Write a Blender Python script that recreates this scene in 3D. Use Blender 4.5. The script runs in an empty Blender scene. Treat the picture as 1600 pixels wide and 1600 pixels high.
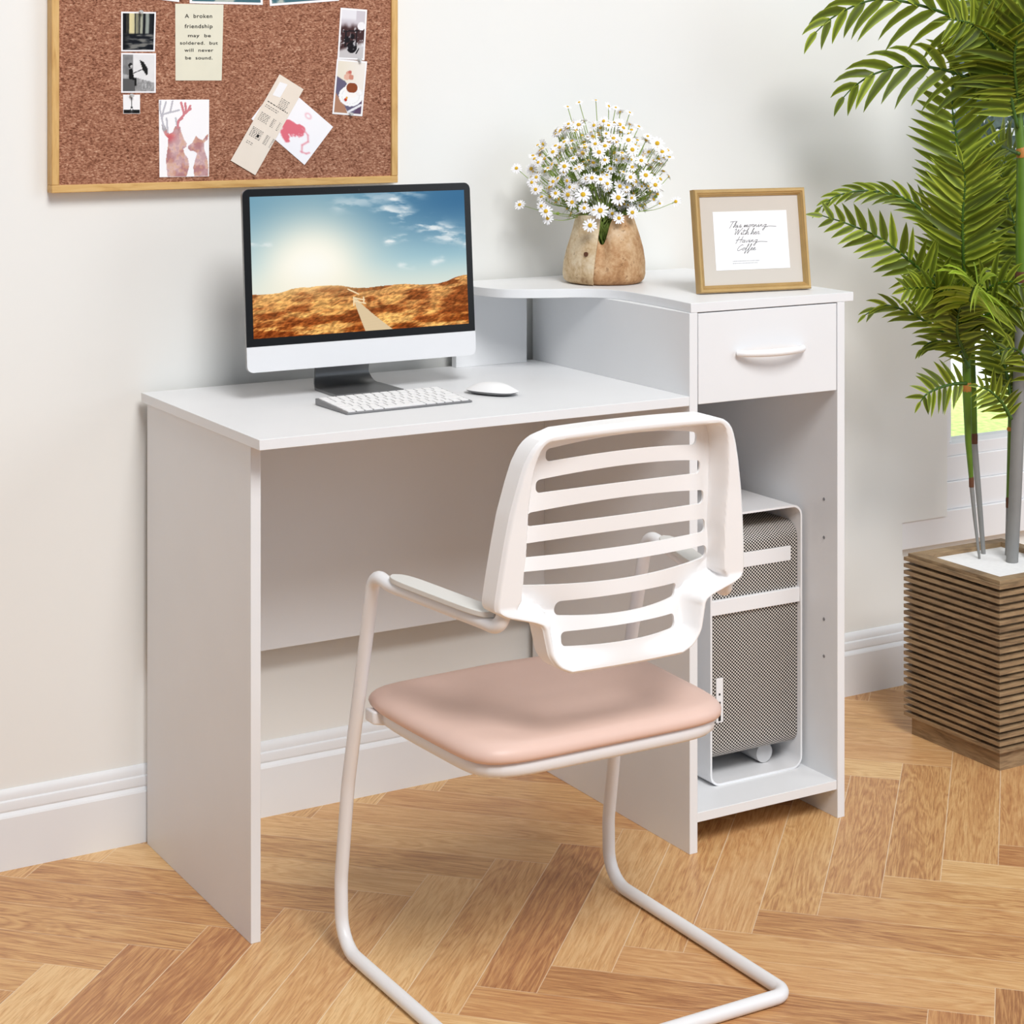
import bpy, bmesh, math, random
import numpy as np
from mathutils import Vector, Matrix, noise as mnoise
random.seed(7)
SC = bpy.context.scene
COL = SC.collection
PI = math.pi

# ------------------------------------------------------------------ camera model (1600 x 1600)
F_PX, YAW, HOR = 3059.68, 0.5327, 122.91
CAM = Vector((-1.1215, -2.5953, 1.2617))
FW = Vector((math.sin(YAW), math.cos(YAW), 0)); RT = Vector((math.cos(YAW), -math.sin(YAW), 0)); UP = Vector((0, 0, 1))
def at(x, y, ax, v):
    d = FW + RT*((x-800)/F_PX) + UP*((HOR-y)/F_PX)
    i = 'XYZ'.index(ax)
    return CAM + d*((v-CAM[i])/d[i])

# ------------------------------------------------------------------ materials
def lin(c):
    return tuple(((x/12.92) if x <= .04045 else ((x+.055)/1.055)**2.4) for x in c)
def rgb(r, g, b): return lin((r/255, g/255, b/255))
class NT:
    def __init__(s, m): s.t = m.node_tree; s.n = s.t.nodes; s.l = s.t.links
    def add(s, typ, **kw):
        n = s.n.new(typ)
        for k, v in kw.items(): setattr(n, k, v)
        return n
    def link(s, a, b): s.l.new(a, b)
    def math(s, op, a, b=None, c=None):
        n = s.n.new('ShaderNodeMath'); n.operation = op
        for i, v in enumerate((a, b, c)):
            if v is None: continue
            if isinstance(v, (int, float)): n.inputs[i].default_value = v
            else: s.l.new(v, n.inputs[i])
        return n.outputs[0]
    def mix(s, fac, a, b):
        n = s.n.new('ShaderNodeMix'); n.data_type = 'RGBA'
        for sock, v in ((n.inputs['Factor'], fac), (n.inputs['A'], a), (n.inputs['B'], b)):
            pass
        ins = [i for i in n.inputs if i.enabled]
        f, A, B = n.inputs[0], n.inputs[6], n.inputs[7]
        for sock, v in ((f, fac), (A, a), (B, b)):
            if isinstance(v, (int, float)): sock.default_value = v
            elif isinstance(v, tuple): sock.default_value = (*v[:3], 1)
            else: s.l.new(v, sock)
        return n.outputs[2]
    def ramp(s, fac, stops):
        n = s.n.new('ShaderNodeValToRGB'); e = n.color_ramp.elements
        while len(e) > 1: e.remove(e[-1])
        e[0].position = stops[0][0]; e[0].color = (*stops[0][1], 1)
        for p, c in stops[1:]:
            k = e.new(p); k.color = (*c, 1)
        s.l.new(fac, n.inputs[0]); return n.outputs[0]
    def noise(s, vec, scale, detail=4, rough=.5, dist=0):
        n = s.n.new('ShaderNodeTexNoise'); n.inputs['Scale'].default_value = scale; n.inputs['Detail'].default_value = detail
        n.inputs['Roughness'].default_value = rough; n.inputs['Distortion'].default_value = dist
        if vec is not None: s.l.new(vec, n.inputs['Vector'])
        return n.outputs['Fac']
    def mapping(s, vec, scale=(1, 1, 1), loc=(0, 0, 0), rot=(0, 0, 0)):
        n = s.n.new('ShaderNodeMapping'); n.inputs['Scale'].default_value = scale; n.inputs['Location'].default_value = loc
        n.inputs['Rotation'].default_value = rot
        s.l.new(vec, n.inputs['Vector']); return n.outputs[0]
    def bump(s, h, strength, dist=.001):
        n = s.n.new('ShaderNodeBump'); n.inputs['Strength'].default_value = strength; n.inputs['Distance'].default_value = dist
        s.l.new(h, n.inputs['Height']); return n.outputs[0]
def new_mat(name):
    m = bpy.data.materials.new(name); m.use_nodes = True
    nt = NT(m); b = nt.n['Principled BSDF']
    return m, nt, b
def plain(name, col, rough=.5, metal=0, var=.03, vscale=8, bumpy=0, bscale=200, spec=.5, coat=0, trans=0):
    m, nt, b = new_mat(name)
    tc = nt.add('ShaderNodeTexCoord').outputs['Object']
    f = nt.noise(tc, vscale, 3)
    c1 = tuple(x*(1-var) for x in col); c2 = tuple(min(1, x*(1+var)) for x in col)
    nt.link(nt.ramp(f, [(.3, c1), (.7, c2)]), b.inputs['Base Color'])
    b.inputs['Roughness'].default_value = rough; b.inputs['Metallic'].default_value = metal
    b.inputs['Specular IOR Level'].default_value = spec; b.inputs['Coat Weight'].default_value = coat
    if bumpy: nt.link(nt.bump(nt.noise(tc, bscale, 3), bumpy), b.inputs['Normal'])
    return m
WHITE = plain('white_melamine', rgb(235, 236, 237), .42, var=.01, bumpy=.04, bscale=400, spec=.35)
WALLM = plain('wall_paint', rgb(239, 239, 235), .9, var=.012, vscale=1.5, spec=.1)
TRIM = plain('trim_paint', rgb(236, 238, 240), .45, var=.008, spec=.3)
WINM = plain('window_paint', rgb(240, 240, 241), .4, var=.006)
CHWHITE = plain('chair_white_plastic', rgb(247, 247, 247), .35, var=.005, spec=.4)
CHPAD = plain('armrest_grey', rgb(222, 221, 216), .5, var=.01)
STEEL = plain('white_powder_coat', rgb(238, 238, 239), .35, var=.006)
PINK = plain('pink_vinyl', rgb(230, 198, 184), .42, var=.025, vscale=14, spec=.4)
ALU = plain('silver_chin', rgb(226, 226, 227), .4, var=.004, spec=.4)
GREYALU = plain('grey_aluminium', rgb(128, 128, 128), .38, metal=.65, var=.02)
ALUSIDE = plain('aluminium_side', rgb(150, 150, 150), .35, metal=.5, var=.02)
GLASSBLK = plain('black_glass', rgb(26, 26, 26), .25, var=.02, spec=.25)
BLACK = plain('black_plastic', rgb(20, 20, 20), .5)
KEYM = plain('key_white', rgb(244, 244, 244), .5, var=.003)
KEYBASE = plain('keyboard_aluminium', rgb(128, 128, 129), .4, metal=.3, var=.01)
PAPERW = plain('paper_white', rgb(246, 245, 246), .8, var=.006, spec=.1)
PAPERC = plain('paper_cream', rgb(229, 226, 206), .85, var=.02, vscale=30, spec=.1)
PAPERR = plain('receipt_paper', rgb(238, 226, 211), .8, var=.012, vscale=30, spec=.1)
INK = plain('ink_black', rgb(22, 20, 20), .8, var=.1, spec=.1)
INKG = plain('ink_grey', rgb(120, 116, 112), .8, var=.2, spec=.1)
INKSOFT = plain('ink_charcoal', rgb(48, 46, 45), .8, var=.1, spec=.1)
MATB = plain('mat_board', rgb(208, 200, 189), .9, var=.01, spec=.1)
PINM = plain('clear_pin', rgb(190, 190, 188), .2, var=.02)
GRAVEL = plain('white_gravel', rgb(246, 246, 246), .9, var=.03, vscale=120, bumpy=.3, bscale=150)
GOLD = plain('gold_frame', rgb(190, 156, 100), .42, metal=.4, var=.08, vscale=30)
HOLE = plain('hole_grey', rgb(140, 140, 142), .6)

def wood(name, c_dark, c_mid, c_light, axis_scale, rough=.55, wave=.5):
    m, nt, b = new_mat(name)
    tc = nt.add('ShaderNodeTexCoord').outputs['Object']
    v = nt.mapping(tc, axis_scale)
    f = nt.noise(v, 1, 6, .6, .6)
    nt.link(nt.ramp(f, [(.3, c_dark), (.5, c_mid), (.72, c_light)]), b.inputs['Base Color'])
    b.inputs['Roughness'].default_value = rough
    return m
OAKH = wood('board_oak_rails', rgb(192, 146, 82), rgb(214, 172, 106), rgb(224, 186, 124), (14, 90, 120))
OAKV = wood('board_oak_stiles', rgb(192, 146, 82), rgb(214, 172, 106), rgb(224, 186, 124), (120, 90, 14))
PLANTW = wood('planter_wood', rgb(108, 88, 64), rgb(150, 124, 92), rgb(174, 148, 112), (18, 18, 160), .6)

def mk_cork():
    m, nt, b = new_mat('cork')
    tc = nt.add('ShaderNodeTexCoord').outputs['Object']
    v = nt.mapping(tc, (1, 1, 1.9), rot=(0, .25, 0))
    f = nt.noise(v, 210, 5, .62, .4); g = nt.noise(v, 60, 3, .5); h = nt.math('ADD', nt.math('MULTIPLY', f, .8), nt.math('MULTIPLY', g, .2))
    nt.link(nt.ramp(h, [(.36, rgb(96, 58, 42)), (.47, rgb(150, 100, 78)), (.56, rgb(178, 128, 102)), (.68, rgb(216, 176, 148))]), b.inputs['Base Color'])
    b.inputs['Roughness'].default_value = .9; b.inputs['Specular IOR Level'].default_value = .1
    nt.link(nt.bump(f, .5, .002), b.inputs['Normal'])
    return m
CORK = mk_cork()
def mk_floor():
    m, nt, b = new_mat('oak_herringbone')
    uv = nt.add('ShaderNodeUVMap', uv_map='UVMap').outputs[0]
    at_ = nt.add('ShaderNodeAttribute', attribute_name='plank'); rnd = nt.add('ShaderNodeSeparateColor'); nt.link(at_.outputs['Color'], rnd.inputs[0])
    r, g, bl = rnd.outputs
    sep = nt.add('ShaderNodeSeparateXYZ'); nt.link(uv, sep.inputs[0]); U, V = sep.outputs[0], sep.outputs[1]
    cmb = nt.add('ShaderNodeCombineXYZ')
    nt.link(nt.math('ADD', nt.math('MULTIPLY', U, 3.2), nt.math('MULTIPLY', r, 40)), cmb.inputs[0])
    nt.link(nt.math('ADD', nt.math('MULTIPLY', V, 26), nt.math('MULTIPLY', g, 60)), cmb.inputs[1])
    nt.link(nt.math('MULTIPLY', bl, 30), cmb.inputs[2])
    vec = cmb.outputs[0]
    big = nt.noise(vec, .8, 3, .5, 1.1)
    ring = nt.math('FRACT', nt.math('MULTIPLY', big, 9))
    ring = nt.math('ABSOLUTE', nt.math('SUBTRACT', ring, .5))
    v2 = nt.mapping(vec, (3.5, 9, 1))
    fine = nt.noise(v2, 1.6, 5, .65, .6)
    v3 = nt.mapping(vec, (.25, .16, 1)); tone = nt.noise(v3, 1, 2)
    k = nt.math('ADD', nt.math('MULTIPLY', fine, .66), nt.math('MULTIPLY', ring, .30))
    k = nt.math('ADD', k, nt.math('MULTIPLY', tone, .20))
    k = nt.math('ADD', k, nt.math('MULTIPLY', nt.math('SUBTRACT', bl, .5), .26))
    base = nt.ramp(k, [(.28, rgb(158, 108, 70)), (.42, rgb(196, 146, 96)), (.55, rgb(218, 174, 118)), (.72, rgb(236, 200, 146))])
    hue = nt.mix(nt.math('MULTIPLY', r, .5), base, nt.mix(.5, base, rgb(196, 128, 86)))
    # short dark pores
    v4 = nt.mapping(vec, (7, 18, 1)); pores = nt.noise(v4, 2.2, 2, .5)
    pm = nt.math('MULTIPLY', nt.math('GREATER_THAN', pores, .66), .28)
    col = nt.mix(pm, hue, rgb(128, 80, 50))
    # seams: pale filler line along plank edges
    W_, L_ = .0875, .525
    du = nt.math('MINIMUM', U, nt.math('SUBTRACT', L_, U)); dv = nt.math('MINIMUM', V, nt.math('SUBTRACT', W_, V))
    d = nt.math('MINIMUM', du, dv)
    sm = nt.math('MULTIPLY', nt.math('LESS_THAN', d, .0007), nt.math('ADD', .25, nt.math('MULTIPLY', at_.outputs['Alpha'], .5)))
    col = nt.mix(sm, col, rgb(240, 220, 190))
    nt.link(col, b.inputs['Base Color'])
    b.inputs['Roughness'].default_value = .38; b.inputs['Specular IOR Level'].default_value = .35
    nt.link(nt.bump(fine, .12, .001), b.inputs['Normal'])
    return m
FLOORM = mk_floor()
def mk_mesh_metal():
    m, nt, b = new_mat('perforated_metal')
    tc = nt.add('ShaderNodeTexCoord').outputs['Object']
    sep = nt.add('ShaderNodeSeparateXYZ'); nt.link(tc, sep.inputs[0])
    X = nt.math('DIVIDE', sep.outputs[0], .0066)
    Z = nt.math('DIVIDE', nt.math('ADD', sep.outputs[2], nt.math('MULTIPLY', sep.outputs[1], nt.math('SUBTRACT', nt.math('MULTIPLY', nt.math('GREATER_THAN', sep.outputs[2], .3), 2.0), 1.0))), .0059)
    def dots(ox, oz):
        a = nt.math('SUBTRACT', nt.math('FRACT', nt.math('ADD', X, ox)), .5); c = nt.math('SUBTRACT', nt.math('FRACT', nt.math('ADD', Z, oz)), .5)
        return nt.math('LESS_THAN', nt.math('ADD', nt.math('MULTIPLY', a, a), nt.math('MULTIPLY', c, c)), .098)
    d = nt.math('MAXIMUM', dots(0, 0), dots(.5, .5))
    nt.link(nt.mix(d, rgb(228, 222, 214), rgb(22, 20, 18)), b.inputs['Base Color'])
    b.inputs['Roughness'].default_value = .5
    return m
PERF = mk_mesh_metal()
def mk_clay():
    m, nt, b = new_mat('weathered_clay')
    tc = nt.add('ShaderNodeTexCoord').outputs['Object']
    f = nt.noise(tc, 22, 6, .65, .3); g = nt.noise(tc, 160, 4, .6)
    at_ = nt.add('ShaderNodeAttribute', attribute_name='flap')
    sep = nt.add('ShaderNodeSeparateXYZ'); nt.link(tc, sep.inputs[0])
    low = nt.math('MULTIPLY', nt.math('SUBTRACT', .075, sep.outputs[2]), 2.2)
    k = nt.math('SUBTRACT', nt.math('ADD', nt.math('MULTIPLY', f, .75), nt.math('MULTIPLY', g, .3)), nt.math('MULTIPLY', low, .35))
    a = nt.ramp(k, [(.3, rgb(140, 96, 62)), (.45, rgb(186, 142, 100)), (.58, rgb(212, 176, 136)), (.72, rgb(226, 200, 168))])
    c = nt.ramp(k, [(.3, rgb(158, 122, 84)), (.45, rgb(206, 180, 142)), (.58, rgb(226, 208, 178)), (.72, rgb(234, 222, 200))])
    col = nt.mix(at_.outputs['Fac'], a, c)
    spots = nt.math('MULTIPLY', nt.math('GREATER_THAN', nt.noise(tc, 90, 3, .6), .66), .5)
    nt.link(nt.mix(spots, col, rgb(120, 80, 50)), b.inputs['Base Color'])
    b.inputs['Roughness'].default_value = .75; b.inputs['Specular IOR Level'].default_value = .25
    nt.link(nt.bump(g, .3, .002), b.inputs['Normal'])
    return m
CLAY = mk_clay()
def mk_leaf(name, dark, mid, edge):
    m, nt, b = new_mat(name)
    uv = nt.add('ShaderNodeUVMap', uv_map='UVMap').outputs[0]
    sep = nt.add('ShaderNodeSeparateXYZ'); nt.link(uv, sep.inputs[0])
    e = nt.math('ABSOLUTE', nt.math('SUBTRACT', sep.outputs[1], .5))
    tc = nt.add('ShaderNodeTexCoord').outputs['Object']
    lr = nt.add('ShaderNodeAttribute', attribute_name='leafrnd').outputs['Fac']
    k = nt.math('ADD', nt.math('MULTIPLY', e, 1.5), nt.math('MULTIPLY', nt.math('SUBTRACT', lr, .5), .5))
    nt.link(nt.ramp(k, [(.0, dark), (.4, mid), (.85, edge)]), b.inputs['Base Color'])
    b.inputs['Roughness'].default_value = .45; b.inputs['Specular IOR Level'].default_value = .35
    b.inputs['Subsurface Weight'].default_value = 0
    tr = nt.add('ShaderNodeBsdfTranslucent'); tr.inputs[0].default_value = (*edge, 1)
    mx = nt.add('ShaderNodeMixShader'); mx.inputs[0].default_value = .18
    out = nt.n['Material Output']; nt.link(b.outputs[0], mx.inputs[1]); nt.link(tr.outputs[0], mx.inputs[2]); nt.link(mx.outputs[0], out.inputs[0])
    return m
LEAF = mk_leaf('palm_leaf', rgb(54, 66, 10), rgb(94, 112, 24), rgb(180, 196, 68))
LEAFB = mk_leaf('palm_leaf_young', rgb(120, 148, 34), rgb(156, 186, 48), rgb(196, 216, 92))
STEMG = plain('palm_green_stem', rgb(58, 92, 22), .45, var=.15, vscale=25)
STEMC = plain('palm_crownshaft', rgb(92, 124, 28), .45, var=.15, vscale=25)
STEMGR = plain('palm_grey_trunk', rgb(136, 136, 134), .6, var=.05, vscale=30)
SHEATH = plain('palm_sheath', rgb(186, 122, 52), .6, var=.2, vscale=60)
NODEB = plain('palm_node_brown', rgb(98, 58, 34), .7, var=.2)
PETAL = plain('daisy_petal', rgb(248, 248, 250), .6, var=.01, spec=.2)
DCENT = plain('daisy_centre', rgb(226, 182, 34), .7, var=.12, vscale=200, bumpy=.4, bscale=600)
DSTEM = plain('daisy_stem', rgb(146, 170, 80), .6, var=.12, vscale=40)
BUDM = plain('daisy_bud', rgb(128, 152, 52), .6, var=.12, vscale=40)
LAWNM = plain('lawn_grass', rgb(176, 202, 122), .9, var=.3, vscale=34, spec=.1)
HEDGEM = plain('hedge_leaves', rgb(186, 202, 186), .9, var=.25, vscale=14, spec=.2)
def mk_glass():
    m, nt, b = new_mat('window_glass')
    t = nt.add('ShaderNodeBsdfTransparent'); g = nt.add('ShaderNodeBsdfGlossy'); g.inputs['Roughness'].default_value = .02
    t.inputs[0].default_value = (.97, .98, .98, 1)
    mx = nt.add('ShaderNodeMixShader'); mx.inputs[0].default_value = .05
    nt.link(t.outputs[0], mx.inputs[1]); nt.link(g.outputs[0], mx.inputs[2]); nt.link(mx.outputs[0], nt.n['Material Output'].inputs[0])
    return m
GLASS = mk_glass()
def mk_vcol(name, emit=False, rough=.6):
    m, nt, b = new_mat(name)
    a = nt.add('ShaderNodeAttribute', attribute_name='Col').outputs['Color']
    if emit:
        e = nt.add('ShaderNodeEmission'); nt.link(a, e.inputs[0]); e.inputs[1].default_value = 1.0
        nt.link(e.outputs[0], nt.n['Material Output'].inputs[0])
    else:
        nt.link(a, b.inputs['Base Color']); b.inputs['Roughness'].default_value = rough; b.inputs['Specular IOR Level'].default_value = .15
    return m
PRINT = mk_vcol('printed_picture'); SCREENM = mk_vcol('lit_screen', True)

# ------------------------------------------------------------------ object helpers
ROOTLOC = {}
def thing(name, label, cat, loc, group=None):
    o = bpy.data.objects.new(name, None); COL.objects.link(o)
    o.location = loc; o['label'] = label; o['category'] = cat; o.empty_display_size = .05
    if group: o['group'] = group
    ROOTLOC[o] = Vector(loc)
    return o
def tag(o, label, cat, group=None):
    o['label'] = label; o['category'] = cat
    if group: o['group'] = group
    return o
def mesh_obj(name, me, mat, parent=None, smooth=None, origin=None):
    o = bpy.data.objects.new(name, me); COL.objects.link(o)
    if mat is not None and len(me.materials) == 0:
        for mm in (mat if isinstance(mat, (list, tuple)) else [mat]): me.materials.append(mm)
    if smooth is not None and len(me.polygons):
        me.polygons.foreach_set('use_smooth', [True]*len(me.polygons))
        if smooth < 180:
            try: me.set_sharp_from_angle(angle=math.radians(smooth))
            except Exception: pass
    off = Vector((0, 0, 0))
    if parent is not None:
        off = ROOTLOC[parent]; ROOTLOC[o] = off; o.parent = parent
    elif origin is not None:
        off = Vector(origin); o.location = off; ROOTLOC[o] = off
    else: ROOTLOC[o] = off
    if off.length > 0: me.transform(Matrix.Translation(-off))
    return o
def bobj(name, bm, mat, parent=None, smooth=35, origin=None, bev=0, seg=2):
    bmesh.ops.recalc_face_normals(bm, faces=bm.faces)
    me = bpy.data.meshes.new(name); bm.to_mesh(me); bm.free()
    o = mesh_obj(name, me, mat, parent, smooth, origin)
    if bev:
        md = o.modifiers.new('bevel', 'BEVEL'); md.width = bev; md.segments = seg; md.limit_method = 'ANGLE'; md.angle_limit = math.radians(40)
    return o
def struct(name, bm, mat, smooth=None, bev=0):
    o = bobj(name, bm, mat, None, smooth if smooth is not None else 35, bev=bev); o['kind'] = 'structure'; return o
def bx(bm, x0, x1, y0, y1, z0, z1, mi=0, M=None):
    vs = [bm.verts.new((x, y, z)) for z in (z0, z1) for y in (y0, y1) for x in (x0, x1)]
    if M is not None:
        for v in vs: v.co = M @ v.co
    for q in ((0, 1, 3, 2), (4, 6, 7, 5), (0, 4, 5, 1), (2, 3, 7, 6), (0, 2, 6, 4), (1, 5, 7, 3)):
        f = bm.faces.new([vs[i] for i in q]); f.material_index = mi
    return vs
def prism(bm, pts, d, mi=0):
    """pts: closed 3D outline; d: extrusion vector"""
    a = [bm.verts.new(p) for p in pts]; b = [bm.verts.new(Vector(p)+Vector(d)) for p in pts]
    n = len(pts); fs = []
    fs.append(bm.faces.new(a)); fs.append(bm.faces.new(b[::-1]))
    for i in range(n): fs.append(bm.faces.new((a[i], a[(i+1) % n], b[(i+1) % n], b[i])))
    for f in fs: f.material_index = mi
def rrect(w, h, r, n=6, cx=0, cy=0):
    pts = []
    for (sx, sy, a0) in ((1, 1, 0), (-1, 1, 90), (-1, -1, 180), (1, -1, 270)):
        for i in range(n+1):
            a = math.radians(a0+90*i/n)
            pts.append((cx+sx*(w/2-r)+r*math.cos(a), cy+sy*(h/2-r)+r*math.sin(a)))
    return pts
def fillet(pts, r, n=7):
    out = [Vector(pts[0])]
    for i in range(1, len(pts)-1):
        p, a, b = Vector(pts[i]), Vector(pts[i-1]), Vector(pts[i+1])
        rr = r[i] if isinstance(r, (list, tuple)) else r
        u, v = (a-p), (b-p); lu, lv = u.length, v.length; u.normalize(); v.normalize()
        ang = u.angle(v)
        if rr <= 0 or ang > PI-.03: out.append(p); continue
        t = min(rr/math.tan(ang/2), lu*.49, lv*.49)
        s, e = p+u*t, p+v*t
        rad = t*math.tan(ang/2); bis = (u+v).normalized(); c = p+bis*(rad/math.sin(ang/2))
        for k in range(n+1):
            q = s.lerp(e, k/n)-c
            out.append(c+q.normalized()*rad)
    out.append(Vector(pts[-1])); return out
def tube(bm, pts, r, seg=14, cap=True, mi=0):
    pts = [Vector(p) for p in pts]; n = len(pts); rings = []
    rs = r if isinstance(r, (list, tuple)) else [r]*n
    t0 = (pts[1]-pts[0]).normalized()
    nrm = t0.orthogonal().normalized()
    for i in range(n):
        t = (pts[min(i+1, n-1)]-pts[max(i-1, 0)]).normalized()
        nrm = (nrm-t*nrm.dot(t)).normalized(); b = t.cross(nrm)
        rings.append([bm.verts.new(pts[i]+(nrm*math.cos(2*PI*k/seg)+b*math.sin(2*PI*k/seg))*rs[i]) for k in range(seg)])
    for i in range(n-1):
        for k in range(seg):
            f = bm.faces.new((rings[i][k], rings[i][(k+1) % seg], rings[i+1][(k+1) % seg], rings[i+1][k])); f.material_index = mi
    if cap:
        bm.faces.new(rings[0][::-1]).material_index = mi; bm.faces.new(rings[-1]).material_index = mi
def catmull(pts, n=6):
    P = [Vector(p) for p in pts]; P = [P[0]*2-P[1]]+P+[P[-1]*2-P[-2]]; out = []
    for i in range(1, len(P)-2):
        for k in range(n):
            t = k/n; a, b, c, d = P[i-1], P[i], P[i+1], P[i+2]
            out.append(.5*((2*b)+(c-a)*t+(2*a-5*b+4*c-d)*t*t+(3*b-a-3*c+d)*t**3))
    out.append(P[-2]); return out
def grid_mesh(name, P, uv=False, wrap_u=False):
    """P: array (ny, nx, 3)"""
    ny, nx, _ = P.shape
    me = bpy.data.meshes.new(name)
    V = P.reshape(-1, 3)
    faces = []
    for j in range(ny-1):
        for i in range(nx-1 if not wrap_u else nx):
            i2 = (i+1) % nx
            faces.append((j*nx+i, j*nx+i2, (j+1)*nx+i2, (j+1)*nx+i))
    me.from_pydata([tuple(v) for v in V], [], faces); me.update()
    return me
def apply_mods(o):
    dg = bpy.context.evaluated_depsgraph_get(); dg.update()
    me = bpy.data.meshes.new_from_object(o.evaluated_get(dg), depsgraph=dg)
    old = o.data; o.modifiers.clear(); o.data = me
    return o

# ---- painted flat pictures: a fine grid in the plane p00, p10, p01 with a colour per vertex
def n2(u, v, s, seed=0):
    rs = np.random.RandomState(seed); g = rs.rand(64, 64)
    x = u*s; y = v*s; xi = np.floor(x).astype(int); yi = np.floor(y).astype(int); fx = x-xi; fy = y-yi
    fx = fx*fx*(3-2*fx); fy = fy*fy*(3-2*fy)
    a = g[yi % 64, xi % 64]; b = g[yi % 64, (xi+1) % 64]; c = g[(yi+1) % 64, xi % 64]; d = g[(yi+1) % 64, (xi+1) % 64]
    return (a*(1-fx)+b*fx)*(1-fy)+(c*(1-fx)+d*fx)*fy
def fbm(u, v, s, seed=0, o=4):
    r = 0; a = .5; t = 0
    for k in range(o): r = r+a*n2(u, v, s*2**k, seed+k); t += a; a *= .5
    return r/t
def ss(a, b, x):
    t = np.clip((x-a)/(b-a), 0, 1); return t*t*(3-2*t)
def C3(*c): return np.array(c, float)/255
def mixc(a, b, k): return a*(1-k[..., None])+b*k[..., None]
def flat(c, u): return np.broadcast_to(C3(*c), u.shape+(3,)).copy()
def seg_d(u, v, a, b, asp=1):
    ax, ay = a[0]*asp, a[1]; bx_, by = b[0]*asp, b[1]; x = u*asp; y = v
    dx, dy = bx_-ax, by-ay; t = np.clip(((x-ax)*dx+(y-ay)*dy)/(dx*dx+dy*dy+1e-9), 0, 1)
    return np.hypot(x-ax-t*dx, y-ay-t*dy)
def inpoly(u, v, P):
    r = np.zeros(u.shape, bool); n = len(P)
    for i in range(n):
        x1, y1 = P[i]; x2, y2 = P[(i+1) % n]
        c = ((y1 > v) != (y2 > v)) & (u < (x2-x1)*(v-y1)/((y2-y1) if y2 != y1 else 1e-9)+x1)
        r ^= c
    return r
def lin_np(c): return np.where(c <= .04045, c/12.92, ((np.clip(c, 0, 1)+.055)/1.055)**2.4)
def picture(name, quad, nx, ny, func, mat, parent=None, origin=None, lift=0):
    """quad: bl, br, tr, tl (world). func(u,v) -> sRGB array"""
    bl, br, tr, tl = [np.array(q) for q in quad]
    u, v = np.meshgrid(np.linspace(0, 1, nx), np.linspace(0, 1, ny))
    P = ((bl*(1-u)[..., None]+br*u[..., None])*(1-v)[..., None]+(tl*(1-u)[..., None]+tr*u[..., None])*v[..., None])
    nrm = np.cross(br-bl, tl-bl); nrm = nrm/np.linalg.norm(nrm)
    P = P+nrm*lift
    me = grid_mesh(name, P)
    c = np.clip(func(u, v), 0, 1); c = lin_np(c)
    a = me.color_attributes.new('Col', 'FLOAT_COLOR', 'POINT')
    a.data.foreach_set('color', np.concatenate([c.reshape(-1, 3), np.ones((nx*ny, 1))], 1).astype(np.float32).ravel())
    return mesh_obj(name, me, mat, parent, None, origin)
def sheet(name, quad, mat, label=None, cat=None, thick=.0007, parent=None):
    """thin real sheet, thickness behind the quad (bl, br, tr, tl)"""
    q = [Vector(p) for p in quad]; n = (q[1]-q[0]).cross(q[3]-q[0]).normalized()
    bm = bmesh.new(); prism(bm, q, -n*thick)
    c = (q[0]+q[1]+q[2]+q[3])/4
    o = bobj(name, bm, mat, parent, None, origin=None if parent else c)
    if label: tag(o, label, cat)
    return o

# ================================================================== SETTING
WY = .515                                   # wall plane
bm = bmesh.new(); bx(bm, -3.4, 1.659, WY, WY+.12, 0, 2.5); bx(bm, 1.659, 1.784, WY, WY+.12, .3335, 2.5); bx(bm, 1.784, 2.75, WY, WY+.12, 1.75, 2.5)
struct('wall_back', bm, WALLM)
# herringbone floor : one mesh, one quad per plank
def herring():
    w = .0875; n = 6; s2 = math.sqrt(2); x0 = .094; y0 = -.2236
    e1 = Vector((1/s2, 1/s2, 0)); e2 = Vector((1/s2, -1/s2, 0)); O = Vector((x0, y0, 0))
    bm = bmesh.new(); uvl = bm.loops.layers.uv.new('UVMap'); cl = bm.loops.layers.float_color.new('plank')
    rnd = random.Random(11)
    def face(a0, b0, la, lb, along):
        P = [O+e1*a0+e2*b0, O+e1*(a0+la)+e2*b0, O+e1*(a0+la)+e2*(b0+lb), O+e1*a0+e2*(b0+lb)]
        c = sum(P, Vector())/4
        if c.x < -3.5 or c.x > 3.0 or c.y < -3.4 or c.y > .95: return
        f = bm.faces.new([bm.verts.new(p) for p in P])
        uvs = [(0, 0), (la, 0), (la, lb), (0, lb)] if along == 0 else [(0, 0), (0, la), (lb, la), (lb, 0)]
        col = (rnd.random(), rnd.random(), rnd.random(), 1.0 if along == 0 else .25)
        for l, q in zip(f.loops, uvs): l[uvl].uv = q; l[cl] = col
    for i in range(-80, 80):
        for j in range(-80, 80):
            k = (i-j) % (2*n)
            if k == 0: face(i*w, j*w, n*w, w, 0)
            elif k == n: face(i*w, (j-n+1)*w, w, n*w, 1)
    bmesh.ops.recalc_face_normals(bm, faces=bm.faces)
    me = bpy.data.meshes.new('floor'); bm.to_mesh(me); bm.free()
    o = mesh_obj('floor', me, FLOORM); o['kind'] = 'structure'
herring()
# baseboard
prof = [(0, 0), (0, .083), (.0015, .086), (.0045, .0885), (.006, .0905), (.0045, .0935), (.0045, .1035), (.0055, .107), (.008, .109), (.0078, .112), (.0085, .118), (.0105, .122), (.0125, .1245), (.0145, .1255), (.0147, 0)]
bm = bmesh.new(); prism(bm, [Vector((-3.4, .5003+a, z)) for a, z in prof], (5.059, 0, 0)); struct('baseboard_back', bm, TRIM, smooth=20)
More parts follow.
